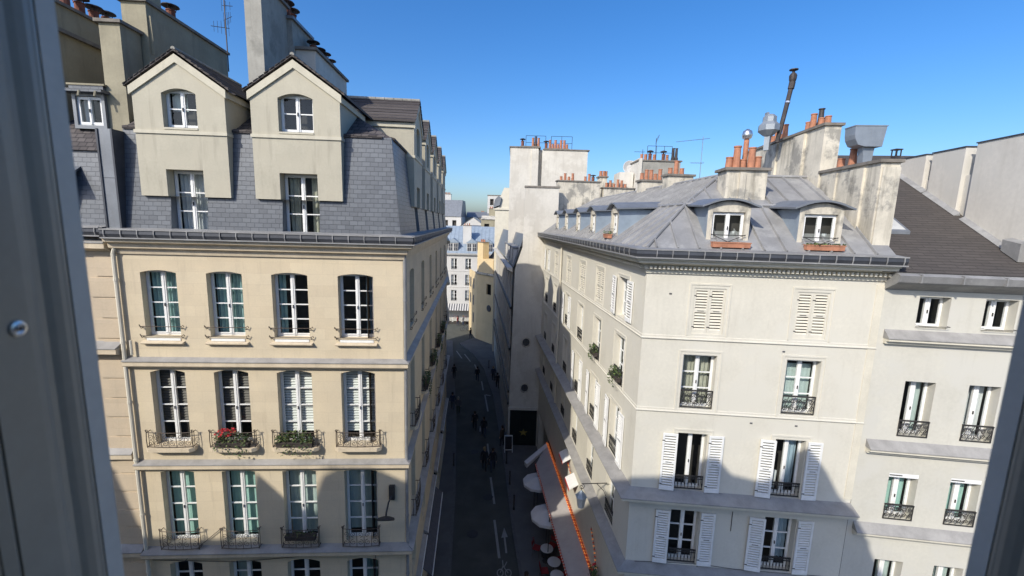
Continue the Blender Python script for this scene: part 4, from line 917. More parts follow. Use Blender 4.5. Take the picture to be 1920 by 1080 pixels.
stack(BW, FI, 5.5, 7.0, 1.6, 2.3, 14, 17.4, far_white, [P(5.8, 2, 'short', 1), P(6.2, 2, 'short', 1), P(6.6, 2, 'short', 1)])
stack(BW, FI, 11.8, 13.0, 2.0, 2.8, 14, 17.8, far_white, [P(12, 2.4, 'tall', 1), P(12.4, 2.4, 'tall', 1), P(12.8, 2.4, 'tall', 1)])
b = MB()
for k in range(30):
    x = k*.44; b.hexa([(x, -1.7, 2.45), (x+.22, -1.7, 2.45), (x+.22, -.1, 3.35), (x, -.1, 3.35), (x, -1.7, 2.5), (x+.22, -1.7, 2.5), (x+.22, -.1, 3.4), (x, -.1, 3.4)], 0); b.hexa([(x+.22, -1.7, 2.45), (x+.44, -1.7, 2.45), (x+.44, -.1, 3.35), (x+.22, -.1, 3.35), (x+.22, -1.7, 2.5), (x+.44, -1.7, 2.5), (x+.44, -.1, 3.4), (x+.22, -.1, 3.4)], 1)
tag(b.build('striped_awning', [far_white, CL['grey']], None, T((-14.5, 75.5, 0)) @ RZ(R_(2))), 'grey and white striped awning at the far end of the street', 'awning')

BY = thing('yellow_corner_building', 'ochre yellow corner building at the street fork with a tall chimney', 'building', (-5.4, 64.6, 0), math.atan2(-3.9, 3.3))
b = MB(); b.wall(0, 9, 0, 10.4, [(6.2, 6.9, 5.8, 7.4), (5.0, 5.8, .2, 2.6), (2.5, 3.6, 7.4, 9.0)], .2, 0, back=.8); b.mould(0, 9, [(0, 10.2), (.2, 10.3), (.25, 10.5), (0, 10.55)], 2, .4, 0)
lq = RZ(-math.atan2(-3.9, 3.3)) @ Vector((-1.7, 5.6, 0)); b.poly([(0, 0, 0), (lq.x, lq.y, 0), (lq.x, lq.y, 10.4), (0, 0, 10.4)])
for t0, z in ((.3, 7.6), (.3, 5.0), (.3, 2.2), (.7, 7.6), (.7, 5.0)): b.poly([(lq.x*t0-.012, lq.y*t0-.01, z), (lq.x*(t0+.16)-.012, lq.y*(t0+.16)-.01, z), (lq.x*(t0+.16)-.012, lq.y*(t0+.16)-.01, z+1.6), (lq.x*t0-.012, lq.y*t0-.01, z+1.6)], 1)
b.box(.4, 4.0, .02, 1.5, 10.55, 12.6, 0)
b.lathe([(0, 0), (.5, 0), (.5, .03), (0, .03)], (0, 0, 0), 3, 1)
b.build('wall', [yellow_render, gutter_dark, old_plaster], BY)
b = MB(); b.poly([(0, .0, 10.56), (9, .0, 10.56), (9, 3.2, 13.6), (0, 3.2, 13.6)]); b.build('tiled_roof', [brown_tile], BY)
stack(BY, FI, -.2, 1.2, .2, 1.3, 10.6, 15.1, yellow_render, [P(.1, .7, 'short', 1.1), P(.5, .7, 'short', 1.1), P(.9, .7, 'short', 1.1)])
b = MB()
for k in range(16):
    a0 = k/16*6.283; 
b.lathe([(.5, 0), (.5, .06), (.42, .09)], (0, 0, 0), 16); b.build('round_plaque', [gutter_dark], BY, T((3.2, -.01, 5.4)) @ Matrix.Rotation(R_(90), 4, 'X'))
# more roofs on the skyline
def far_house(name, label, x0, x1, y, d, h, roof, rh, wm, rm, pots=0, gable=False):
    t = thing(name, label, 'building', (x0, y, 0)); W = x1-x0
    b = MB(); wn = [(x+.2, x+1.2, z, z+1.7) for x in [W*.1+k*2.1 for k in range(max(1, int((W-1)/2.1)))] for z in [h-2.6-3*k for k in range(3)] if x+1.2 < W-.1]
    b.wall(0, W, 0, h, wn, .15, 0, back=.5); b.quad((0, 0, 0), (0, d, 0), (0, d, h), (0, 0, h)); b.quad((W, 0, 0), (W, d, 0), (W, d, h), (W, 0, h))
    if gable: b.poly([(0, 0, h), (W, 0, h), (W/2, 0, h+rh)])
    b.build('wall', [wm, interior], t)
    b = MB()
    if gable:
        for s_ in (0, 1): b.quad((s_*W-(.2 if s_ == 0 else -.2), -.2, h-.2), (W/2, -.2, h+rh+.05), (W/2, d, h+rh+.05), (s_*W-(.2 if s_ == 0 else -.2), d, h-.2))
    elif rh: b.prism_yz([(-.2, h+.02), (d+.2, h+.02), (d*.75, h+rh), (d*.25, h+rh)], -.02, W+.02)
    else: b.box(-.1, W+.1, -.1, d, h+.002, h+.2)
    b.build('roof', [rm], t)
    if pots: stack(t, FI, W*.3, W*.3+.3+.4*pots, d*.4, d*.4+.7, h, h+rh+1.6, wm, [P(W*.3+.3+.4*k, d*.4+.35, 'short', 1.3) for k in range(pots)])
    return t
far_house('mansard_house', 'grey mansard house with cluttered chimneys on the skyline at left of the street gap', -20.5, -13.2, 108, 12, 19.2, 1, 4.2, far_white, zinc_dark, 4)
far_house('gabled_house', 'pale house with a broad gable rising behind the blue zinc roof', -13.5, -5.5, 100, 10, 16.3, 1, 2.8, far_white, old_plaster, 0, True)
far_house('grey_flat_roofed_house', 'long low grey roofed house behind the pale gable', -13.0, -4.0, 118, 10, 19.2, 1, 1.6, grey_concrete, zinc_dark, 0)
far_house('white_tower_block', 'plain white block standing highest on the far skyline', -7.4, -2.5, 120, 8, 25.3, 1, 0, far_white, cap_stone, 0)
far_house('tan_party_wall_house', 'tan walled house in front of the white block on the skyline', -6.8, -2.2, 90, 8, 18.6, 1, .8, tan_plaster, old_plaster, 3)
far_house('slatted_roof_house', 'low house with a ribbed grey roof terrace behind the blue zinc roof', -10.0, -4.0, 92, 6, 16.6, 1, .7, old_plaster, zinc_dark, 0)
for k in range(6):
    x = -24+k*9; far_house('distant_house', ['distant pale house', 'distant cream house with chimneys', 'distant low white house', 'distant tan house', 'distant grey house', 'distant house with red pots'][k]+' on the horizon beyond the street', x, x+8, 150+10*(k % 3), 10, 17.2+k % 3, 1, 2, [far_white, old_plaster, far_white, tan_plaster, grey_concrete, far_white][k], zinc_dark, 3)

# left row beyond the corner building
L2_O = (L_O+S_DIR*20.85); ang = math.atan2(.985, -.171)
L2L = 22.3
B2 = thing('terraced_building', 'shaded stone terrace continuing down the left side beyond the corner building', 'building', L2_O, ang)
b = MB(); b.wall(0, L2L, 0, 16.6, [(c-.5, c+.5, z, z+2) for c in (2, 5, 8, 11, 14, 17) for z in (13.4, 10.2, 7, 4)], .2, 0, back=1)
for z in (16.2, 12.9, 9.7): b.mould(0, L2L, [(0, z), (.25, z+.1), (.25, z+.25), (0, z+.3)])
b.quad((L2L, 0, 0), (L2L, 8, 0), (L2L, 8, 16.6), (L2L, 0, 16.6)); b.build('wall', [limestone, interior], B2)
b = MB(); b.wall(0, L2L, 16.6, 19.4, [], yf=lambda z: (z-16.6)*.4); b.poly([(0, 1.12, 19.4), (L2L, 1.12, 19.4), (L2L, 8, 20.4), (0, 8, 20.4)]); b.poly([(L2L, 0, 16.6), (L2L, 8, 16.6), (L2L, 8, 20.4), (L2L, 1.12, 19.4)]); b.build('roof', [slate], B2)
for c in (2, 5, 8, 11, 14, 17):
    for z in (13.4, 10.2, 7, 4): add_window(B2, FI, c, z, .99, 1.98, 3, .15, [])

# ------------------------------------------------------------------ our own building behind the camera, and the window we look out of
BO = thing('own_building', 'building we look out from, seen only as the wall round the open window', 'building', (0, 0, 0))
b = MB(); b.M = T((0, .42, 0)) @ RZ(math.pi) ; b.wall(-2.04, 30, 0, 18.6, [(-.85, .8, 16.9, 18.59)], .25, 0); b.M = None
sil = [(-30, 18.6), (-30, 21.8), (-22.4, 21.8), (-21.9, 20.0), (-21.1, 18.7), (-19.7, 18.7), (-19.2, 19.3), (-18.45, 19.4), (-18.0, 21.7), (-17.2, 20.85), (-16.8, 20.4), (-16.3, 20.9), (-16.0, 21.7), (-15.6, 21.95), (-14.3, 21.97), (-13.5, 21.6), (-12, 21.9), (-6, 22.0), (-4.0, 22.05), (-3.9, 22.65), (-3.2, 22.65), (-2.7, 22.1), (-1.7, 21.85), (-1.15, 22.0), (-.75, 23.0), (-.35, 23.0), (.1, 22.5), (.6, 21.66), (1.2, 21.0), (1.7, 20.1), (2.04, 19.4), (2.04, 18.6)]
for (xa, za), (xb, zb) in zip(sil[1:-1], sil[2:-1]):
    if xb-xa > .001: b.hexa([(xa, -.6, 18.6), (xb, -.6, 18.6), (xb, -.3, 18.6), (xa, -.3, 18.6), (xa, -.6, za), (xb, -.6, zb), (xb, -.3, zb), (xa, -.3, za)])
b.box(-30, -1.9, -9, -.6, 18.55, 18.7); b.box(-30, 2.04, -9.2, -9, 0, 18.5); b.box(2.0, 2.04, -9, .42, 0, 18.6); b.box(-11, 2.04, -.3, .42, 19.6, 19.75); b.box(-11, 2.04, .17, .42, 18.6, 19.6)
b.build('wall', [cream_render], BO)
b = MB(); b.box(-2.0, 1.9, -4, .16, 15.3, 15.4); b.box(-2.0, 1.9, -4, .16, 19.5, 19.59, 1); b.box(-2.1, -2.0, -4, .16, 15.3, 19.5, 1); b.box(1.85, 1.95, -4, .16, 15.3, 19.5, 1); b.box(-2.0, 1.9, -4.1, -4, 15.3, 19.5, 1)
b.build('room', [old_plaster, white_plaster], BO)
WF = thing('window_frame', 'grey painted window frame standing open at both edges of the view', 'window frame', (0, .34, 16.9))
def jamb(s_, edge):
    """moulded upright: its profile runs from the outer stop, over a bead and a groove, to the room side"""
    k = edge/.3614
    pr = [(.3614, .36, 1), (.3614, .3452, 1), (.372, .3445, 0), (.372, .340, 0), (.3560, .3385, 0), (.3545, .3350, 0), (.3548, .3320, 0), (.358, .3310, 0), (.358, .3285, 0), (.3475, .3270, 0), (.3440, .3240, 0), (.3425, .3190, 0), (.3430, .3130, 0), (.3440, .3080, 0), (.3430, .3030, 0), (.3405, .2980, 0), (.3385, .2920, 0), (.3365, .2760, 0), (.3350, .2640, 0), (.342, .2630, 0), (.342, .2600, 0), (.331, .2590, 0), (.328, .2560, 0), (.328, .2480, 0), (.336, .2470, 0), (.336, .2440, 0), (.322, .2420, 0), (.318, .2300, 0), (.318, .1900, 0)]
    b = MB(); pts = [(s_*x*k, y-.34) for x, y, _ in pr]
    for (xa, ya), (xb, yb), c in zip(pts, pts[1:], [c for _, _, c in pr]): b.quad((xa, ya, 0), (xb, yb, 0), (xb, yb, 1.69), (xa, ya, 1.69), c)
    b.quad((pts[0][0], pts[0][1], 0), (s_*.86, pts[0][1], 0), (s_*.86, pts[0][1], 1.69), (pts[0][0], pts[0][1], 1.69), 1); b.quad((pts[-1][0], pts[-1][1], 0), (s_*.86, pts[-1][1], 0), (s_*.86, pts[-1][1], 1.69), (pts[-1][0], pts[-1][1], 1.69))
    b.poly([(x, y, 1.69) for x, y in pts]+[(s_*.86, pts[-1][1], 1.69), (s_*.86, pts[0][1], 1.69)])
    return b.build('jamb', [frame_paint, pale_frame], WF)
j = jamb(-1, .3614)
b = MB(); b.lathe([(.0, .0035), (.0028, .0035), (.003, .002), (.0052, .003), (.0078, .0022), (.0085, 0)], n=16); b.lathe([(0, .0036), (.0026, .0036), (.0026, .0037), (0, .0037)], n=10, mi=1); b.build('screw', [steel, gutter_dark], j, T((-.3371, -.0570, 18-.0805-16.9)) @ Matrix.Rotation(R_(90), 4, 'Y') @ Matrix.Scale(.66, 4))
jamb(1, .435)
b = MB(); b.box(-.86, .86, -.2, .05, -.1, -.001); b.build('sill', [pale_frame], WF)
b = MB(); b.box(-.86, .86, -.08, .02, 1.69, 1.75); b.build('head', [frame_paint], WF)

# ------------------------------------------------------------------ roof furniture: aerials, ducts, dish
def yagi(b, p, d, L, n, h, ex):
    p = Vector(p); d = Vector(d).normalized(); side = d.cross(Vector((0, 0, 1))).normalized() if not ex else Vector((0, 0, 1))
    b.tube([p-d*L*.25, p+d*L], .012, 4)
    for k in range(n):
        c = p+d*(L*k/(n-1)-.1); hh = h*(1-.4*k/n); b.tube([c-side*hh, c+side*hh], .007, 4)
def aerial(label, loc, H, kind, top=()):
    t = thing('aerial', label, 'aerial', loc, 0, 'television aerials on the roofs')
    b = MB(); b.tube([(0, 0, 0), (.0, 0, H)], .022, 5); b.build('mast', [steel if kind != 'dark' else cowl_metal], t)
    b = MB()
    for args in top: yagi(b, *args)
    b.build('antenna', [steel if kind != 'dark' else cowl_metal], t); return t
LM = T(L_O) @ RZ(L_RZ); RM = T(R_O) @ RZ(R_RZ)
aerial('tall dark aerial with curled white side arms behind the left dormers', LM @ Vector((-7.75, 5.4, 23.6)), 2.6, 'dark', [((0, 0, 1.9), (.8, -.5, 0), .5, 5, .28, True), ((0, 0, 1.6), (-.9, -.3, 0), .5, 5, .28, True), ((0, 0, 2.4), (1, .1, 0), .3, 3, .2, True)])
aerial('pale long comb aerial on a leaning mast above the zinc roof', (10.9, 26, 20.4), 2.9, 'steel', [((0, 0, 2.75), (-1, .2, -.1), 1.5, 11, .16, False), ((0, 0, 1.4), (-1, .15, 0), .6, 5, .3, False)])
aerial('thin aerial with one side arm beside the grey rear chimney', (10.3, 36, 21.2), 3.0, 'dark', [((0, 0, 2.8), (-1, 0, 0), .7, 5, .3, False)])
aerial('slim aerial with a small bristly head over the railed chimney', (11.5, 36.5, 22.8), 2.4, 'dark', [((0, 0, 2.2), (.5, 0, 1), .5, 6, .22, True)])
t = thing('satellite_dish', 'white satellite dish on a rooftop between the rear chimneys', 'satellite dish', (9.6, 37, 21.9))
b = MB(); b.M = Matrix.Rotation(R_(75), 4, 'X'); b.lathe([(.02, 0), (.3, .03), (.5, .1), (.62, .2), (.60, .21), (.3, .05), (.02, .02)], n=18); b.build('dish', [far_white], t, T((0, 0, .9)))
b = MB(); b.tube([(0, .1, -.4), (0, .1, .9)], .04, 6); b.tube([(0, 0, .5), (-.05, -.6, .8)], .015, 4); b.build('bracket', [steel], t)
# rear chimneys behind the right-hand roof
BH = thing('rear_chimney_block', 'grey rendered rear block with railed chimney pots behind the zinc roof', 'building', (9.6, 34, 0))
b = MB(); b.box(.12, 3.1, 0, 2.2, 0, 23.0); b.prism_xz([(-.35, 0), (.12, 0), (.12, 23.2), (-.12, 23.2), (-.35, 19)], -.1, 2.2, 1); b.box(-.2, 3.2, -.08, 2.3, 23.0, 23.1, 2); b.box(-1.4, -.3, .6, 2.5, 0, 22.2, 1); b.build('wall', [grey_concrete, white_plaster, cap_stone], BH)
b = MB()
for x in (.6, 1.3, 1.9, 2.5): b.tube([(x, .4, 23.1), (x, .4, 24.2)], .018, 4)
for z in (23.7, 24.2): b.tube([(.6, .4, z), (2.5, .4, z)], .016, 4)
b.build('roof_railing', [iron], BH)
st = MB(); st.box(.1, 3.0, .5, 1.1, 23.1, 23.18); st = st.build('chimney_stack', [cap_stone], BH)
for x, k in ((.3, 'short'), (.6, 'short'), (.95, 'cowl'), (1.3, 'short'), (2.0, 'cowl'), (2.3, 'short'), (2.75, 'black'), (3.0, 'black')): put('chimney_pot', pot_mesh(k), st, T((x, .8, 23.15)) @ Matrix.Diagonal((1, 1, 1.1, 1)))
BI = thing('brick_chimney_block', 'small stack crowded with red pots standing behind the zinc roof', 'building', (7.2, 36, 0))
b = MB(); b.box(-.3, .35, 0, .8, 0, 21.9); b.box(-.4, .45, -.08, .9, 21.9, 22.0, 1); b.box(.6, 2.2, 1, 3, 0, 21.6); b.build('wall', [old_plaster, cap_stone], BI)
for x, y in ((-.15, .2), (.1, .2), (.3, .3), (-.1, .6), (.2, .6)): put('chimney_pot', pot_mesh('short'), BI, T((x, y, 22.0)))
# ventilation duct with a big rectangular mouth
t = thing('ventilation_duct', 'grey sheet metal duct with a wide hooded mouth above the near right chimney', 'duct', RM @ Vector((6.72, 1.45, 20.1)), R_RZ)
t.scale = (.70, .70, .88)
b = MB(); b.prism_xz([(-.17, 0), (.17, 0), (.24, .62), (-.24, .62)], -.17, .17); b.build('flue', [duct_metal], t)
b = MB(); b.prism_xz([(-.72, .85), (-.58, .66), (-.3, .60), (.42, .60), (.52, 1.28), (-.78, 1.28), (-.76, 1.0)], -.34, .34); b.box(-.80, .55, -.36, .36, 1.2805, 1.31); b.box(-.1, -.09, -.345, -.3405, .62, 1.28); b.build('hood', [duct_metal], t)
t = thing('roof_fan', 'grey octagonal extractor fan on a stub duct behind the chimney wall', 'extractor fan', (10.17, 18.05, 21.2))
t.scale = (.86, .86, .86)
b = MB(); b.lathe([(.16, 0), (.16, .62), (.22, .66)], n=4); b.build('flue', [duct_metal], t)
b = MB(); b.lathe([(.2, .66), (.46, .88), (.46, 1.12), (.3, 1.28), (.3, 1.5), (.16, 1.62), (0, 1.63)], n=8); b.box(-.2, -.1, -.1, .1, 1.5, 1.7); b.build('fan_housing', [duct_metal], t)
t = thing('flue_pipe', 'tall black leaning flue pipe with a capped top on the chimney wall', 'flue', (10.5, 17.95, 21.5))
b = MB(); b.tube([(0, 0, 0), (.16, 0, 1.0), (.33, 0, 2.2)], .085, 10); b.tube([(.24, 0, 1.52), (.25, 0, 1.58)], .10, 10, 1); b.tube([(.31, 0, 2.05), (.34, 0, 2.3)], .115, 10); b.build('pipe', [cowl_metal, steel], t)
b = MB(); b.lathe([(.1, 2.3), (.13, 2.4), (.14, 2.55), (.1, 2.62), (.05, 2.66), (.05, 2.74), (.16, 2.75), (.16, 2.78), (0, 2.79)], (.34, 0, 0), 10); b.build('cowl', [cowl_metal], t)
t = thing('steel_cowl', 'bright round steel cowl on a short stub among the right-hand pots', 'chimney cowl', RM @ Vector((3.66, 2.75, 20.06)))
b = MB(); b.lathe([(.085, 0), (.085, 1.0)], n=10); b.build('pipe', [terracotta], t)
b = MB(); b.lathe([(.05, 1.0), (.14, 1.06), (.17, 1.18), (.14, 1.30), (.04, 1.37), (0, 1.37)], n=12); b.build('ball_cowl', [steel], t, smooth=True)
t = thing('pipe_vent', 'small black square vent on the near end of the right chimney', 'vent', RM @ Vector((6.85, .38, 20.12)))
b = MB(); b.box(-.08, .08, -.08, .08, 0, .1); 
for x in (-.07, .07):
    for y in (-.07, .07): b.box(x-.012, x+.012, y-.012, y+.012, .1, .26)
b.box(-.1, .1, -.1, .1, .26, .29); b.build('vent', [cowl_metal], t)

# ------------------------------------------------------------------ planters and plants
def foliage_mesh(L, Wd, H, n, mats, seed, hang=0, flowers=0):
    rnd = random.Random(seed); b = MB()
    for k in range(n):
        x = rnd.uniform(-L/2, L/2); c = 1-abs(2*x/L)**2*.5; z = rnd.uniform(0, H*c); y = rnd.uniform(-Wd/2, Wd/2)
        if hang and rnd.random() < hang: z = -rnd.uniform(0, H*1.1); y = -Wd/2-.02
        r = rnd.uniform(.025, .055); a, e = rnd.random()*6.28, rnd.uniform(-.9, .9)
        d = Vector((math.cos(a)*math.cos(e), math.sin(a)*math.cos(e), math.sin(e))); s_ = d.cross(Vector((rnd.uniform(-1, 1), rnd.uniform(-1, 1), 1))).normalized(); p = Vector((x, y, z))
        b.add([p-d*r, p+s_*r*.55, p+d*r, p-s_*r*.55], [(0, 1, 2, 3)], rnd.randrange(2))
    for k in range(flowers):
        p = Vector((rnd.uniform(-L/2, L*.1), rnd.uniform(-Wd/2, Wd/2), rnd.uniform(H*.6, H*1.15)))
        for q in range(6): d = Vector((rnd.uniform(-1, 1), rnd.uniform(-1, 1), rnd.uniform(-.6, 1))).normalized()*.045; s_ = d.cross(Vector((.3, .2, 1))).normalized()*.03; b.add([p, p+d+s_, p+d*1.3, p+d-s_], [(0, 1, 2, 3)], 2)
    return b.mesh('foliage', mats)
def planter(label, M, L, H, n, seed, hang=.1, flowers=0, boxm=None, bh=.16, group='planters on window sills and balconies'):
    t = thing('flower_planter', label, 'planter', (0, 0, 0), 0, group); t.matrix_basis = M
    b = MB(); b.prism_yz([(-.075, 0), (.075, 0), (.095, bh), (-.095, bh)], -L/2, L/2); b.box(-L/2-.015, L/2+.015, -.105, .105, bh-.03, bh-.0005); b.build('box', [boxm or soil_box], t)
    if n: put('foliage', foliage_mesh(L*1.0, .26, H, n, [leaf_d, leaf_l, petal], seed, hang, flowers), t, T((0, 0, bh)))
    return t
planter('planter of red geraniums in the second balcony basket of the stone front', LM @ T((-5.3, -.16, 10.80)), 1.0, .36, 420, 1, .16, 26)
planter('planter of dense green leaves in the third balcony basket of the stone front', LM @ T((-3.4, -.16, 10.80)), 1.1, .36, 620, 2, .12)
planter('dark empty trough in the shaded third railing low on the stone front', LM @ T((-3.38, -.13, 7.5)), .95, .12, 40, 3, 0)
planter('pair of orange troughs under the left zinc dormer', RM @ T((2.36, -.02, 17.46)), 1.08, .05, 0, 4, 0, 0, terracotta)
planter('orange trough with low moss under the right zinc dormer', RM @ T((5.0, -.02, 17.46)), 1.05, .05, 90, 5, 0, 0, terracotta)
planter('small orange trough at the nearest street dormer of the zinc roof', RM @ RS @ T((-4.15, .0, 17.52)), .6, .12, 40, 6, 0, 0, terracotta)
for k, (c, lb) in enumerate(((5.1, 'nearest bushy balcony planter along the shaded street front'), (8.3, 'second leafy balcony planter along the shaded street front'), (11.5, 'third leafy balcony planter along the shaded street front'), (14.7, 'farthest leafy balcony planter along the shaded street front'))):
    planter(lb, LM @ LS @ T((c, -.18, 10.8)), 1.1, .5, 420, 20+k, .2)
planter('dark tangled plant on the near street window of the cream building', RM @ RS @ T((-1.95, -.1, 12.5)), .8, .35, 220, 31, .3)
planter('dark plant box on the second street window of the cream building', RM @ RS @ T((-4.8, -.1, 12.5)), .7, .3, 200, 32, .3)

# ------------------------------------------------------------------ wall lamps
t = thing('wall_lamp', 'black disc shaped lamp on a bracket at the corner of the stone front', 'lamp', LM @ Vector((-.42, 0, 8.6)), L_RZ)
b = MB(); b.box(-.09, .09, -.10, -.001, .25, .75); b.tube([(0, -.1, .4), (-.06, -.3, .3), (-.1, -.45, .05), (-.1, -.5, -.05)], .03, 6); b.build('bracket', [iron], t)
b = MB(); b.M = T((-.1, -.52, -.15)) @ Matrix.Rotation(R_(-35), 4, 'X'); b.lathe([(.0, -.02), (.26, -.02), (.285, .02), (.25, .07), (.1, .11), (0, .12)], n=20); b.build('shade', [iron], t)
t = thing('wall_lantern', 'old street lantern on a scrolled iron bracket on the cream building', 'lamp', RM @ RS @ Vector((-2.3, 0, 8.0)), R_RZ+math.atan2(-S_DIR.y, -S_DIR.x)-R_RZ)
b = MB(); b.tube([(0, 0, .12), (0, -1.0, .12)], .018, 5); b.tube([(0, 0, -.45), (0, -.12, -.2), (0, -.4, .1)], .014, 5)
b.tube([(0, -1.0+.13*math.sin(k*.7)*(1-k*.07), .0+.13*math.cos(k*.7)*(1-k*.07)) for k in range(12)], .014, 5); b.tube([(0, -1.0, -.02), (0, -1.0, -.18)], .012, 5); b.build('bracket', [iron], t)
b = MB(); b.lathe([(.02, -.15), (.22, -.38), (.24, -.40)], (0, -1.0, 0), 6); b.build('lantern_roof', [zinc_blue], t)
b = MB(); b.lathe([(.21, -.4005), (.13, -.85), (.02, -.9)], (0, -1.0, 0), 6); b.build('lantern_glass', [lamp_glass], t)

# ------------------------------------------------------------------ cafe terrace
t = thing('awning', 'long grey awning with strings of red and amber bulbs along both edges', 'awning', (2.9, 21, 0))
A = [(1.79, 24.91), (2.28, 20.3), (2.79, 15.6)]; Bq = [(2.68, 27.04), (3.24, 21.46), (3.80, 15.6)]
b = MB(); q = lambda p, z: (p[0]-2.9, p[1]-21, z)
for k in range(2):
    b.hexa([q(A[k], 2.95), q(A[k+1], 2.95), q(Bq[k+1], 3.25), q(Bq[k], 3.25), q(A[k], 3.0), q(A[k+1], 3.0), q(Bq[k+1], 3.3), q(Bq[k], 3.3)])
b.build('canopy', [awning_m], t)
b = MB(); b.hexa([q((1.1, 25.4), 2.7), q((1.25, 25.05), 2.7), q((2.75, 26.75), 3.2), q((2.6, 27.1), 3.2), q((1.1, 25.4), 2.95), q((1.25, 25.05), 2.95), q((2.75, 26.75), 3.3), q((2.6, 27.1), 3.3)]); b.build('valance', [parasol_m], t)
b = MB()
for pa, pb in ((A[0], A[2]), (Bq[0], Bq[2])):
    for s_ in (.0, .5, 1.0): x = pa[0]+(pb[0]-pa[0])*s_-2.9; y = pa[1]+(pb[1]-pa[1])*s_-21; b.tube([(x, y, 0), (x, y, 2.97)], .025, 6)
b.build('post', [iron], t)
def bulbs(name, label, pts, n, zs, rows=1, mats=(bulb_red, bulb_amber, bulb_white), pat=None):
    t = thing(name, label, 'string lights', (0, 0, 0), 0, 'strings of coloured bulbs on the terrace'); b = MB(); c = MB(); rnd = random.Random(len(label))
    P_ = [Vector(p) for p in pts]; tot = sum((y-x).length for x, y in zip(P_, P_[1:])); 
    c.tube([p+Vector((0, 0, .05)) for p in P_], .012, 4); c.build('cable', [iron], t)
    for k in range(n):
        d = tot*(k+.5)/n; i = 0
        while d > (P_[i+1]-P_[i]).length and i < len(P_)-2: d -= (P_[i+1]-P_[i]).length; i += 1
        p = P_[i]+(P_[i+1]-P_[i]).normalized()*d
        for r in range(rows): b.lathe([(0, -.045), (.036, -.02), (.036, .02), (0, .045)], (p.x+(r-.5)*.10*(rows > 1), p.y, p.z-r*.08), 6, pat(k, r) if pat else rnd.randrange(3))
    o = b.build('bulb_row', list(mats), t); o['kind'] = 'stuff'; return t
bulbs('string_lights', 'double row of red and amber bulbs along the wall side of the awning', [(*p, 3.40) for p in Bq], 150, 0, 2, pat=lambda k, r: (0, 1, 0, 1, 0)[(k+r) % 5])
bulbs('string_lights', 'row of dark red and white bulbs along the street side of the awning', [(*p, 3.08) for p in A], 110, 0, 1, pat=lambda k, r: (0, 2)[k % 2])
wl = lambda s_, z, o=.12: tuple(RM @ RS @ Vector((-s_, -o, z)))
bulbs('string_lights', 'short string of red bulbs hanging on the cream wall above the awning', [wl(8.3, 5.4), wl(7.4, 5.2), wl(7.2, 4.6)], 12, 0, 1, pat=lambda k, r: k % 2)
bulbs('string_lights', 'drooping bulb string low on the cream wall beside the green plant', [wl(3.6, 5.2), wl(3.0, 4.7), wl(2.6, 4.1)], 12, 0, 1, pat=lambda k, r: k % 2)
planter('leafy plant below the bulb strings at the foot of the cream wall', RM @ RS @ T((-2.2, -.3, 3.9)), .9, .5, 260, 40, .1, 6)
for lb, (s_, z) in (('small white shade box fixed over the far bulb string', (8.6, 5.6)), ('small white shade box on the wall nearer the lantern', (6.9, 5.2))):
    b = MB(); b.hexa([(-.5, -.45, -.12), (.5, -.45, -.12), (.5, 0, .12), (-.5, 0, .12), (-.5, -.45, -.06), (.5, -.45, -.06), (.5, 0, .18), (-.5, 0, .18)]); b.box(-.5, .5, -.46, -.4505, -.22, -.06, 1)
    o = b.build('wall_canopy', [white_paint, bulb_red], None, RM @ RS @ T((-s_, 0, z))); tag(o, lb, 'canopy')
def parasol(label, x, y):
    t = thing('parasol', label, 'parasol', (x, y, .13), .4, 'white parasols at the terrace edge'); b = MB(); n = 10
    for k in range(n):
        a0, a1 = k/n*6.283, (k+1)/n*6.283; p = lambda a, r, z: (r*math.cos(a), r*math.sin(a), z)
        b.add([(0, 0, 2.72), p(a0, .92, 2.42), p(a1, .92, 2.42)], [(0, 1, 2)]); b.quad(p(a0, .92, 2.42), p(a1, .92, 2.42), p(a1, .92, 2.27), p(a0, .92, 2.27))
    b.build('canopy', [parasol_m], t)
    b = MB(); b.tube([(0, 0, .05), (0, 0, 2.75)], .024, 8); b.build('pole', [iron], t)
    b = MB(); b.lathe([(.26, 0), (.26, .05), (.06, .07)], n=12); b.build('base', [iron], t)
    b = MB()
    for k in range(n): a = k/n*6.283; b.tube([(0, 0, 2.2), (.8*math.cos(a), .8*math.sin(a), 2.42)], .01, 4)
    b.build('rib', [iron], t)
parasol('far white parasol poking out from under the grey awning', 1.9, 23.9); parasol('near white parasol half under the awning with a sunlit edge', 2.25, 20.9)
def table(label, x, y):
    t = thing('bistro_table', label, 'table', (x, y, .13), 0, 'round tables under the awning edge'); b = MB(); b.lathe([(.33, .72), (.34, .73), (.34, .75), (.0, .752)], n=20); b.build('tabletop', [parasol_m], t)
    b = MB(); b.lathe([(.22, 0), (.2, .03), (.03, .06), (.025, .72)], n=10); b.build('pedestal', [iron], t)
for lb, x, y in (('round white table nearest the parasols', 2.25, 20.5), ('second round white table under the bulbs', 2.55, 19.6), ('third round white table at the bottom edge', 2.62, 18.75)): table(lb, x, y)
def chair(label, x, y, rz):
    t = thing('bistro_chair', label, 'chair', (x, y, .13), rz, 'bistro chairs round the terrace tables'); b = MB(); b.box(-.2, .2, -.2, .2, .43, .46); b.build('seat', [CL['red']], t)
    b = MB(); b.tube([(-.19, .2, .45), (-.19, .25, .85), (0, .28, .95), (.19, .25, .85), (.19, .2, .45)], .014, 6); b.box(-.17, .17, .22, .245, .58, .82); b.build('backrest', [CL['red']], t)
    for sx in (-.17, .17):
        for sy in (-.17, .17): b = MB(); b.tube([(sx, sy, .43), (sx*1.15, sy*1.15, 0)], .012, 5); b.build('leg', [iron], t)
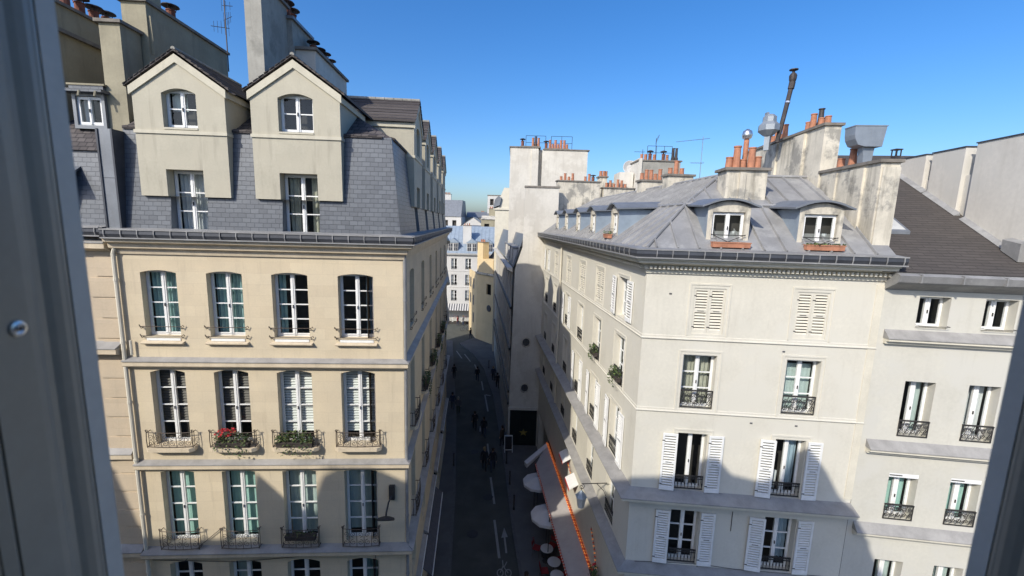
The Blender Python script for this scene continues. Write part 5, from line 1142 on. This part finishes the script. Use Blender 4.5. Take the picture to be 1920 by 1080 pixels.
for k, (x, y, r, lb) in enumerate(((1.75, 20.9, 1.2, 'red bistro chair at the first table, street side'), (2.6, 21.1, -.6, 'red bistro chair behind the first table'), (2.05, 19.35, 1.7, 'red bistro chair at the second table, street side'), (2.15, 18.5, 1.8, 'red bistro chair at the third table, street side'), (2.9, 20.1, -1.2, 'red bistro chair between the first two tables by the wall'), (3.0, 19.1, -1.4, 'red bistro chair between the last two tables by the wall'))): chair(lb, x, y, r)
t = thing('menu_board', 'white framed menu board standing at the kerb by the dark shopfront', 'signboard', (.05, 31.6, .13), .1)
b = MB(); 
for s_ in (-1, 1):
    b.hexa([(-.32, s_*.3, 0), (-.28, s_*.3, 0), (-.28, s_*.27, 0), (-.32, s_*.27, 0), (-.32, s_*.04, 1.3), (-.28, s_*.04, 1.3), (-.28, s_*.01, 1.3), (-.32, s_*.01, 1.3)]); b.hexa([(.28, s_*.3, 0), (.32, s_*.3, 0), (.32, s_*.27, 0), (.28, s_*.27, 0), (.28, s_*.04, 1.3), (.32, s_*.04, 1.3), (.32, s_*.01, 1.3), (.28, s_*.01, 1.3)])
    b.box(-.28, .28, s_*.04-.015, s_*.04+.015, 1.25, 1.3); b.box(-.28, .28, s_*.25-.015, s_*.25+.015, .2, .25)
b.build('frame', [white_paint], t)
b = MB()
for s_ in (-1, 1): b.hexa([(-.28, s_*.245, .25), (.28, s_*.245, .25), (.28, s_*.235, .25), (-.28, s_*.235, .25), (-.28, s_*.05, 1.25), (.28, s_*.05, 1.25), (.28, s_*.04, 1.25), (-.28, s_*.04, 1.25)])
b.build('panel', [CL['black']], t)
def bollard(x, y, label, h=.95):
    t = thing('bollard', label, 'bollard', (x, y, .13), 0, 'iron bollards along the kerbs'); b = MB(); b.lathe([(.07, 0), (.07, .1), (.045, .13), (.04, h-.15), (.055, h-.13), (.055, h-.08), (.03, h-.06)], n=10); b.build('post', [iron], t); b = MB(); b.lathe([(.03, h-.0605), (.06, h-.01), (.04, h+.05), (0, h+.06)], n=10); b.build('cap', [iron], t)
bollard(-3.95, 29.3, 'lone black bollard on the left pavement'); bollard(-2.6, 51.0, 'thin black bollard at the far right kerb'); bollard(.22, 27.2, 'black bollard on the right kerb near the couple'); bollard(.5, 24.6, 'black bollard on the right kerb opposite the first dash'); bollard(-.05, 29.8, 'black bollard on the right kerb near the menu board')

# ------------------------------------------------------------------ people in the street
def body_mesh(stride, arm, coat, legs, skirt=False, short=False):
    vs = [(0, 0, .96, .15), (0, -.01, 1.12, .145), (0, -.01, 1.30, .165), (0, 0, 1.43, .10), (0, 0, 1.50, .055), (0, .015, 1.57, .075), (0, .02, 1.66, .098), (0, .01, 1.73, .07)]
    ed = [(i, i+1) for i in range(7)]
    for s_, ph in ((-1, stride), (1, -stride)):
        o = len(vs); vs += [(s_*.10, 0, .90, .105), (s_*.105, ph*.20+.02, .50, .07), (s_*.105, ph*.42-.04*abs(ph), .09, .045), (s_*.11, ph*.42+.12, .045, .042)]; ed += [(0, o), (o, o+1), (o+1, o+2), (o+2, o+3)]
        o = len(vs); a = -ph*arm; vs += [(s_*.19, 0, 1.40, .075), (s_*.25, a*.10, 1.14, .052), (s_*.25, a*.28+.06, .92, .036), (s_*.245, a*.32+.10, .83, .036)]; ed += [(2, o), (o, o+1), (o+1, o+2), (o+2, o+3)]
    me = bpy.data.meshes.new('skeleton'); me.from_pydata([v[:3] for v in vs], ed, []); ob = bpy.data.objects.new('skeleton', me); COL.objects.link(ob)
    ob.modifiers.new('skin', 'SKIN'); ob.modifiers.new('sub', 'SUBSURF').levels = 1
    for k, v in enumerate(vs): me.skin_vertices[0].data[k].radius = (v[3], v[3]*(.78 if k in (1, 2) else 1)); 
    me.skin_vertices[0].data[0].use_root = True
    ev = ob.evaluated_get(bpy.context.evaluated_depsgraph_get()); out = bpy.data.meshes.new_from_object(ev); out.name = 'person'
    bpy.data.objects.remove(ob)
    out.materials.clear()
    for mm in (skin_m, CL[coat], CL[legs], shoe): out.materials.append(mm)
    for p in out.polygons:
        c = p.center; p.use_smooth = True
        if c.z > 1.475: k = 0
        elif abs(c.x) > .19 and c.z < .89 and c.z > .7: k = 0
        elif c.z > .86 or (abs(c.x) > .19 and c.z > .7): k = 1
        elif c.z < .10: k = 3
        else: k = 2
        p.material_index = k
    return out
def person(label, x, y, rz, stride, coat, legs, hair, z=.004, sc_=1., bag=None):
    t = tag(put('person', body_mesh(stride, .9, coat, legs)), label, 'person', 'people walking in the street')
    t.matrix_basis = T((x, y, z)) @ RZ(rz) @ Matrix.Scale(sc_, 4)
    b = MB(); b.lathe([(.0, 1.80), (.06, 1.79), (.105, 1.73), (.115, 1.66), (.105, 1.58), (.09, 1.55)], (0, -.012, 0), 10); b.build('hair', [hair], t, smooth=True)
    b = MB()   # face: eyes, nose, mouth, ears
    for s_ in (-1, 1): b.box(s_*.035-.012, s_*.035+.012, .108, .118, 1.655, 1.668, 0); b.box(s_*.1-.012, s_*.1+.012, -.01, .03, 1.62, 1.68, 1)
    b.prism_yz([(.11, 1.66), (.135, 1.625), (.11, 1.62)], -.012, .012, 1); b.box(-.022, .022, .108, .113, 1.588, 1.596, 0); b.build('face', [shoe, skin_m], t)
    b = MB()   # fingers
    for s_, ph in ((-1, stride), (1, -stride)):
        a = -ph*.9; base = Vector((s_*.245, a*.32+.10, .83))
        for k in range(4): b.tube([base+Vector((0, -.03+.02*k, -.02)), base+Vector((0, -.03+.022*k+.01, -.085+.012*abs(k-1.5))), base+Vector((-s_*.012, -.02+.022*k+.02, -.115+.012*abs(k-1.5)))], [.010, .009, .006], 5)
        b.tube([base+Vector((0, .03, .0)), base+Vector((-s_*.01, .055, -.04)), base+Vector((-s_*.015, .055, -.065))], [.011, .009, .007], 5)
    b.build('finger', [skin_m], t)
    if bag:
        bb = MB(); bb.hexa([(.24, -.16, .55), (.36, -.16, .55), (.36, .16, .55), (.24, .16, .55), (.26, -.14, .85), (.34, -.14, .85), (.34, .14, .85), (.26, .14, .85)]); bb.tube([(.30, -.1, .85), (.22, 0, 1.42), (.30, .1, .85)], .012, 4)
        o = bb.build('bag', [CL[bag]]); o.matrix_basis = t.matrix_basis.copy(); tag(o, 'small %s bag hanging from a walker in the street' % bag, 'bag')
    return t
person('walker in black on the left pavement far down the street', -6.35, 46.9, .1, .5, 'black', 'black', hair_b, .13)
person('lone walker in a dark coat mid street far ahead', -3.67, 46.7, .1, .4, 'black', 'navy', hair_b)
person('walker in dark clothes at the far right kerb', -1.85, 46.6, .05, .3, 'navy', 'black', hair_l, .13)
person('dark coated walker on the left pavement with a companion', -5.38, 38.8, .1, .4, 'navy', 'grey', hair_b, .13)
person('walker in grey beside the dark coated one on the left pavement', -4.75, 38.1, .1, -.4, 'grey', 'olive', hair_g)
person('walker in a long black coat mid street before the blank wall', -2.92, 35.1, .1, .6, 'black', 'black', hair_b)
person('walker in black carrying something white mid street', -2.05, 34.0, 3.2, .5, 'black', 'navy', hair_b, bag='white')
person('fair haired walker in black at left of the near couple', -1.67, 29.1, 3.2, .6, 'black', 'black', hair_l)
person('second of the near couple in black with a brown bag', -1.05, 29.0, 3.2, -.5, 'black', 'navy', hair_b, bag='brown')
person('dark figure standing at the kerb by the menu board', -.45, 32.3, .9, .15, 'brown', 'black', hair_b, .13)
person('walker in dark coat close to the far shaded wall', -1.3, 44.5, .1, .4, 'black', 'black', hair_b, .13)
person('passer-by in a white shirt at the bottom edge by the terrace', 1.05, 17.75, 3.0, .3, 'white', 'denim', hair_b, .13)
person('small figure on the corner under the ochre building', -6.2, 64.2, 1.0, .3, 'black', 'navy', hair_b, .13)
person('small figure by the striped awning at the street end', -9.3, 73.0, 1.0, .3, 'red', 'navy', hair_b)
person('small figure in grey by the striped awning', -8.4, 73.4, 2.0, .3, 'grey', 'denim', hair_l)
t = thing('bicycle', 'dark bicycle parked at the far corner before the striped awning', 'bicycle', (-7.6, 69.5, 0), .3)
for x in (-.52, .52):
    b = MB(); b.M = T((x, 0, .34)) @ Matrix.Rotation(R_(90), 4, 'X')
    for k in range(16): a0, a1 = k/16*6.283, (k+1)/16*6.283; b.tube([(.33*math.cos(a0), .33*math.sin(a0), 0), (.33*math.cos(a1), .33*math.sin(a1), 0)], .02, 4)
    for k in range(4): a = k/4*3.1416; b.tube([(.33*math.cos(a), .33*math.sin(a), 0), (-.33*math.cos(a), -.33*math.sin(a), 0)], .004, 3)
    b.build('wheel', [iron], t)
b = MB(); b.tube([(-.52, 0, .34), (-.05, 0, .32), (.38, 0, .78), (-.2, 0, .78), (-.52, 0, .34)], .016, 5); b.tube([(-.05, 0, .32), (-.24, 0, .92)], .014, 5); b.tube([(.52, 0, .34), (.36, 0, .95)], .014, 5); b.build('frame', [CL['navy']], t)
b = MB(); b.tube([(.3, -.25, 1.0), (.38, 0, .96), (.3, .25, 1.0)], .012, 5); b.build('handlebar', [steel], t)
b = MB(); b.box(-.36, -.12, -.06, .06, .92, .97); b.build('saddle', [CL['black']], t)
# greenery at the foot of the far white building
for k in range(3):
    planter(['leafy planter at left under the striped awning', 'leafy planter mid way under the striped awning', 'leafy planter at right under the striped awning'][k], T((-11.2+1.6*k, 74.2, 0)), 1.3, .9, 260, 50+k, 0, 20, None, .5, 'planters before the far white building')
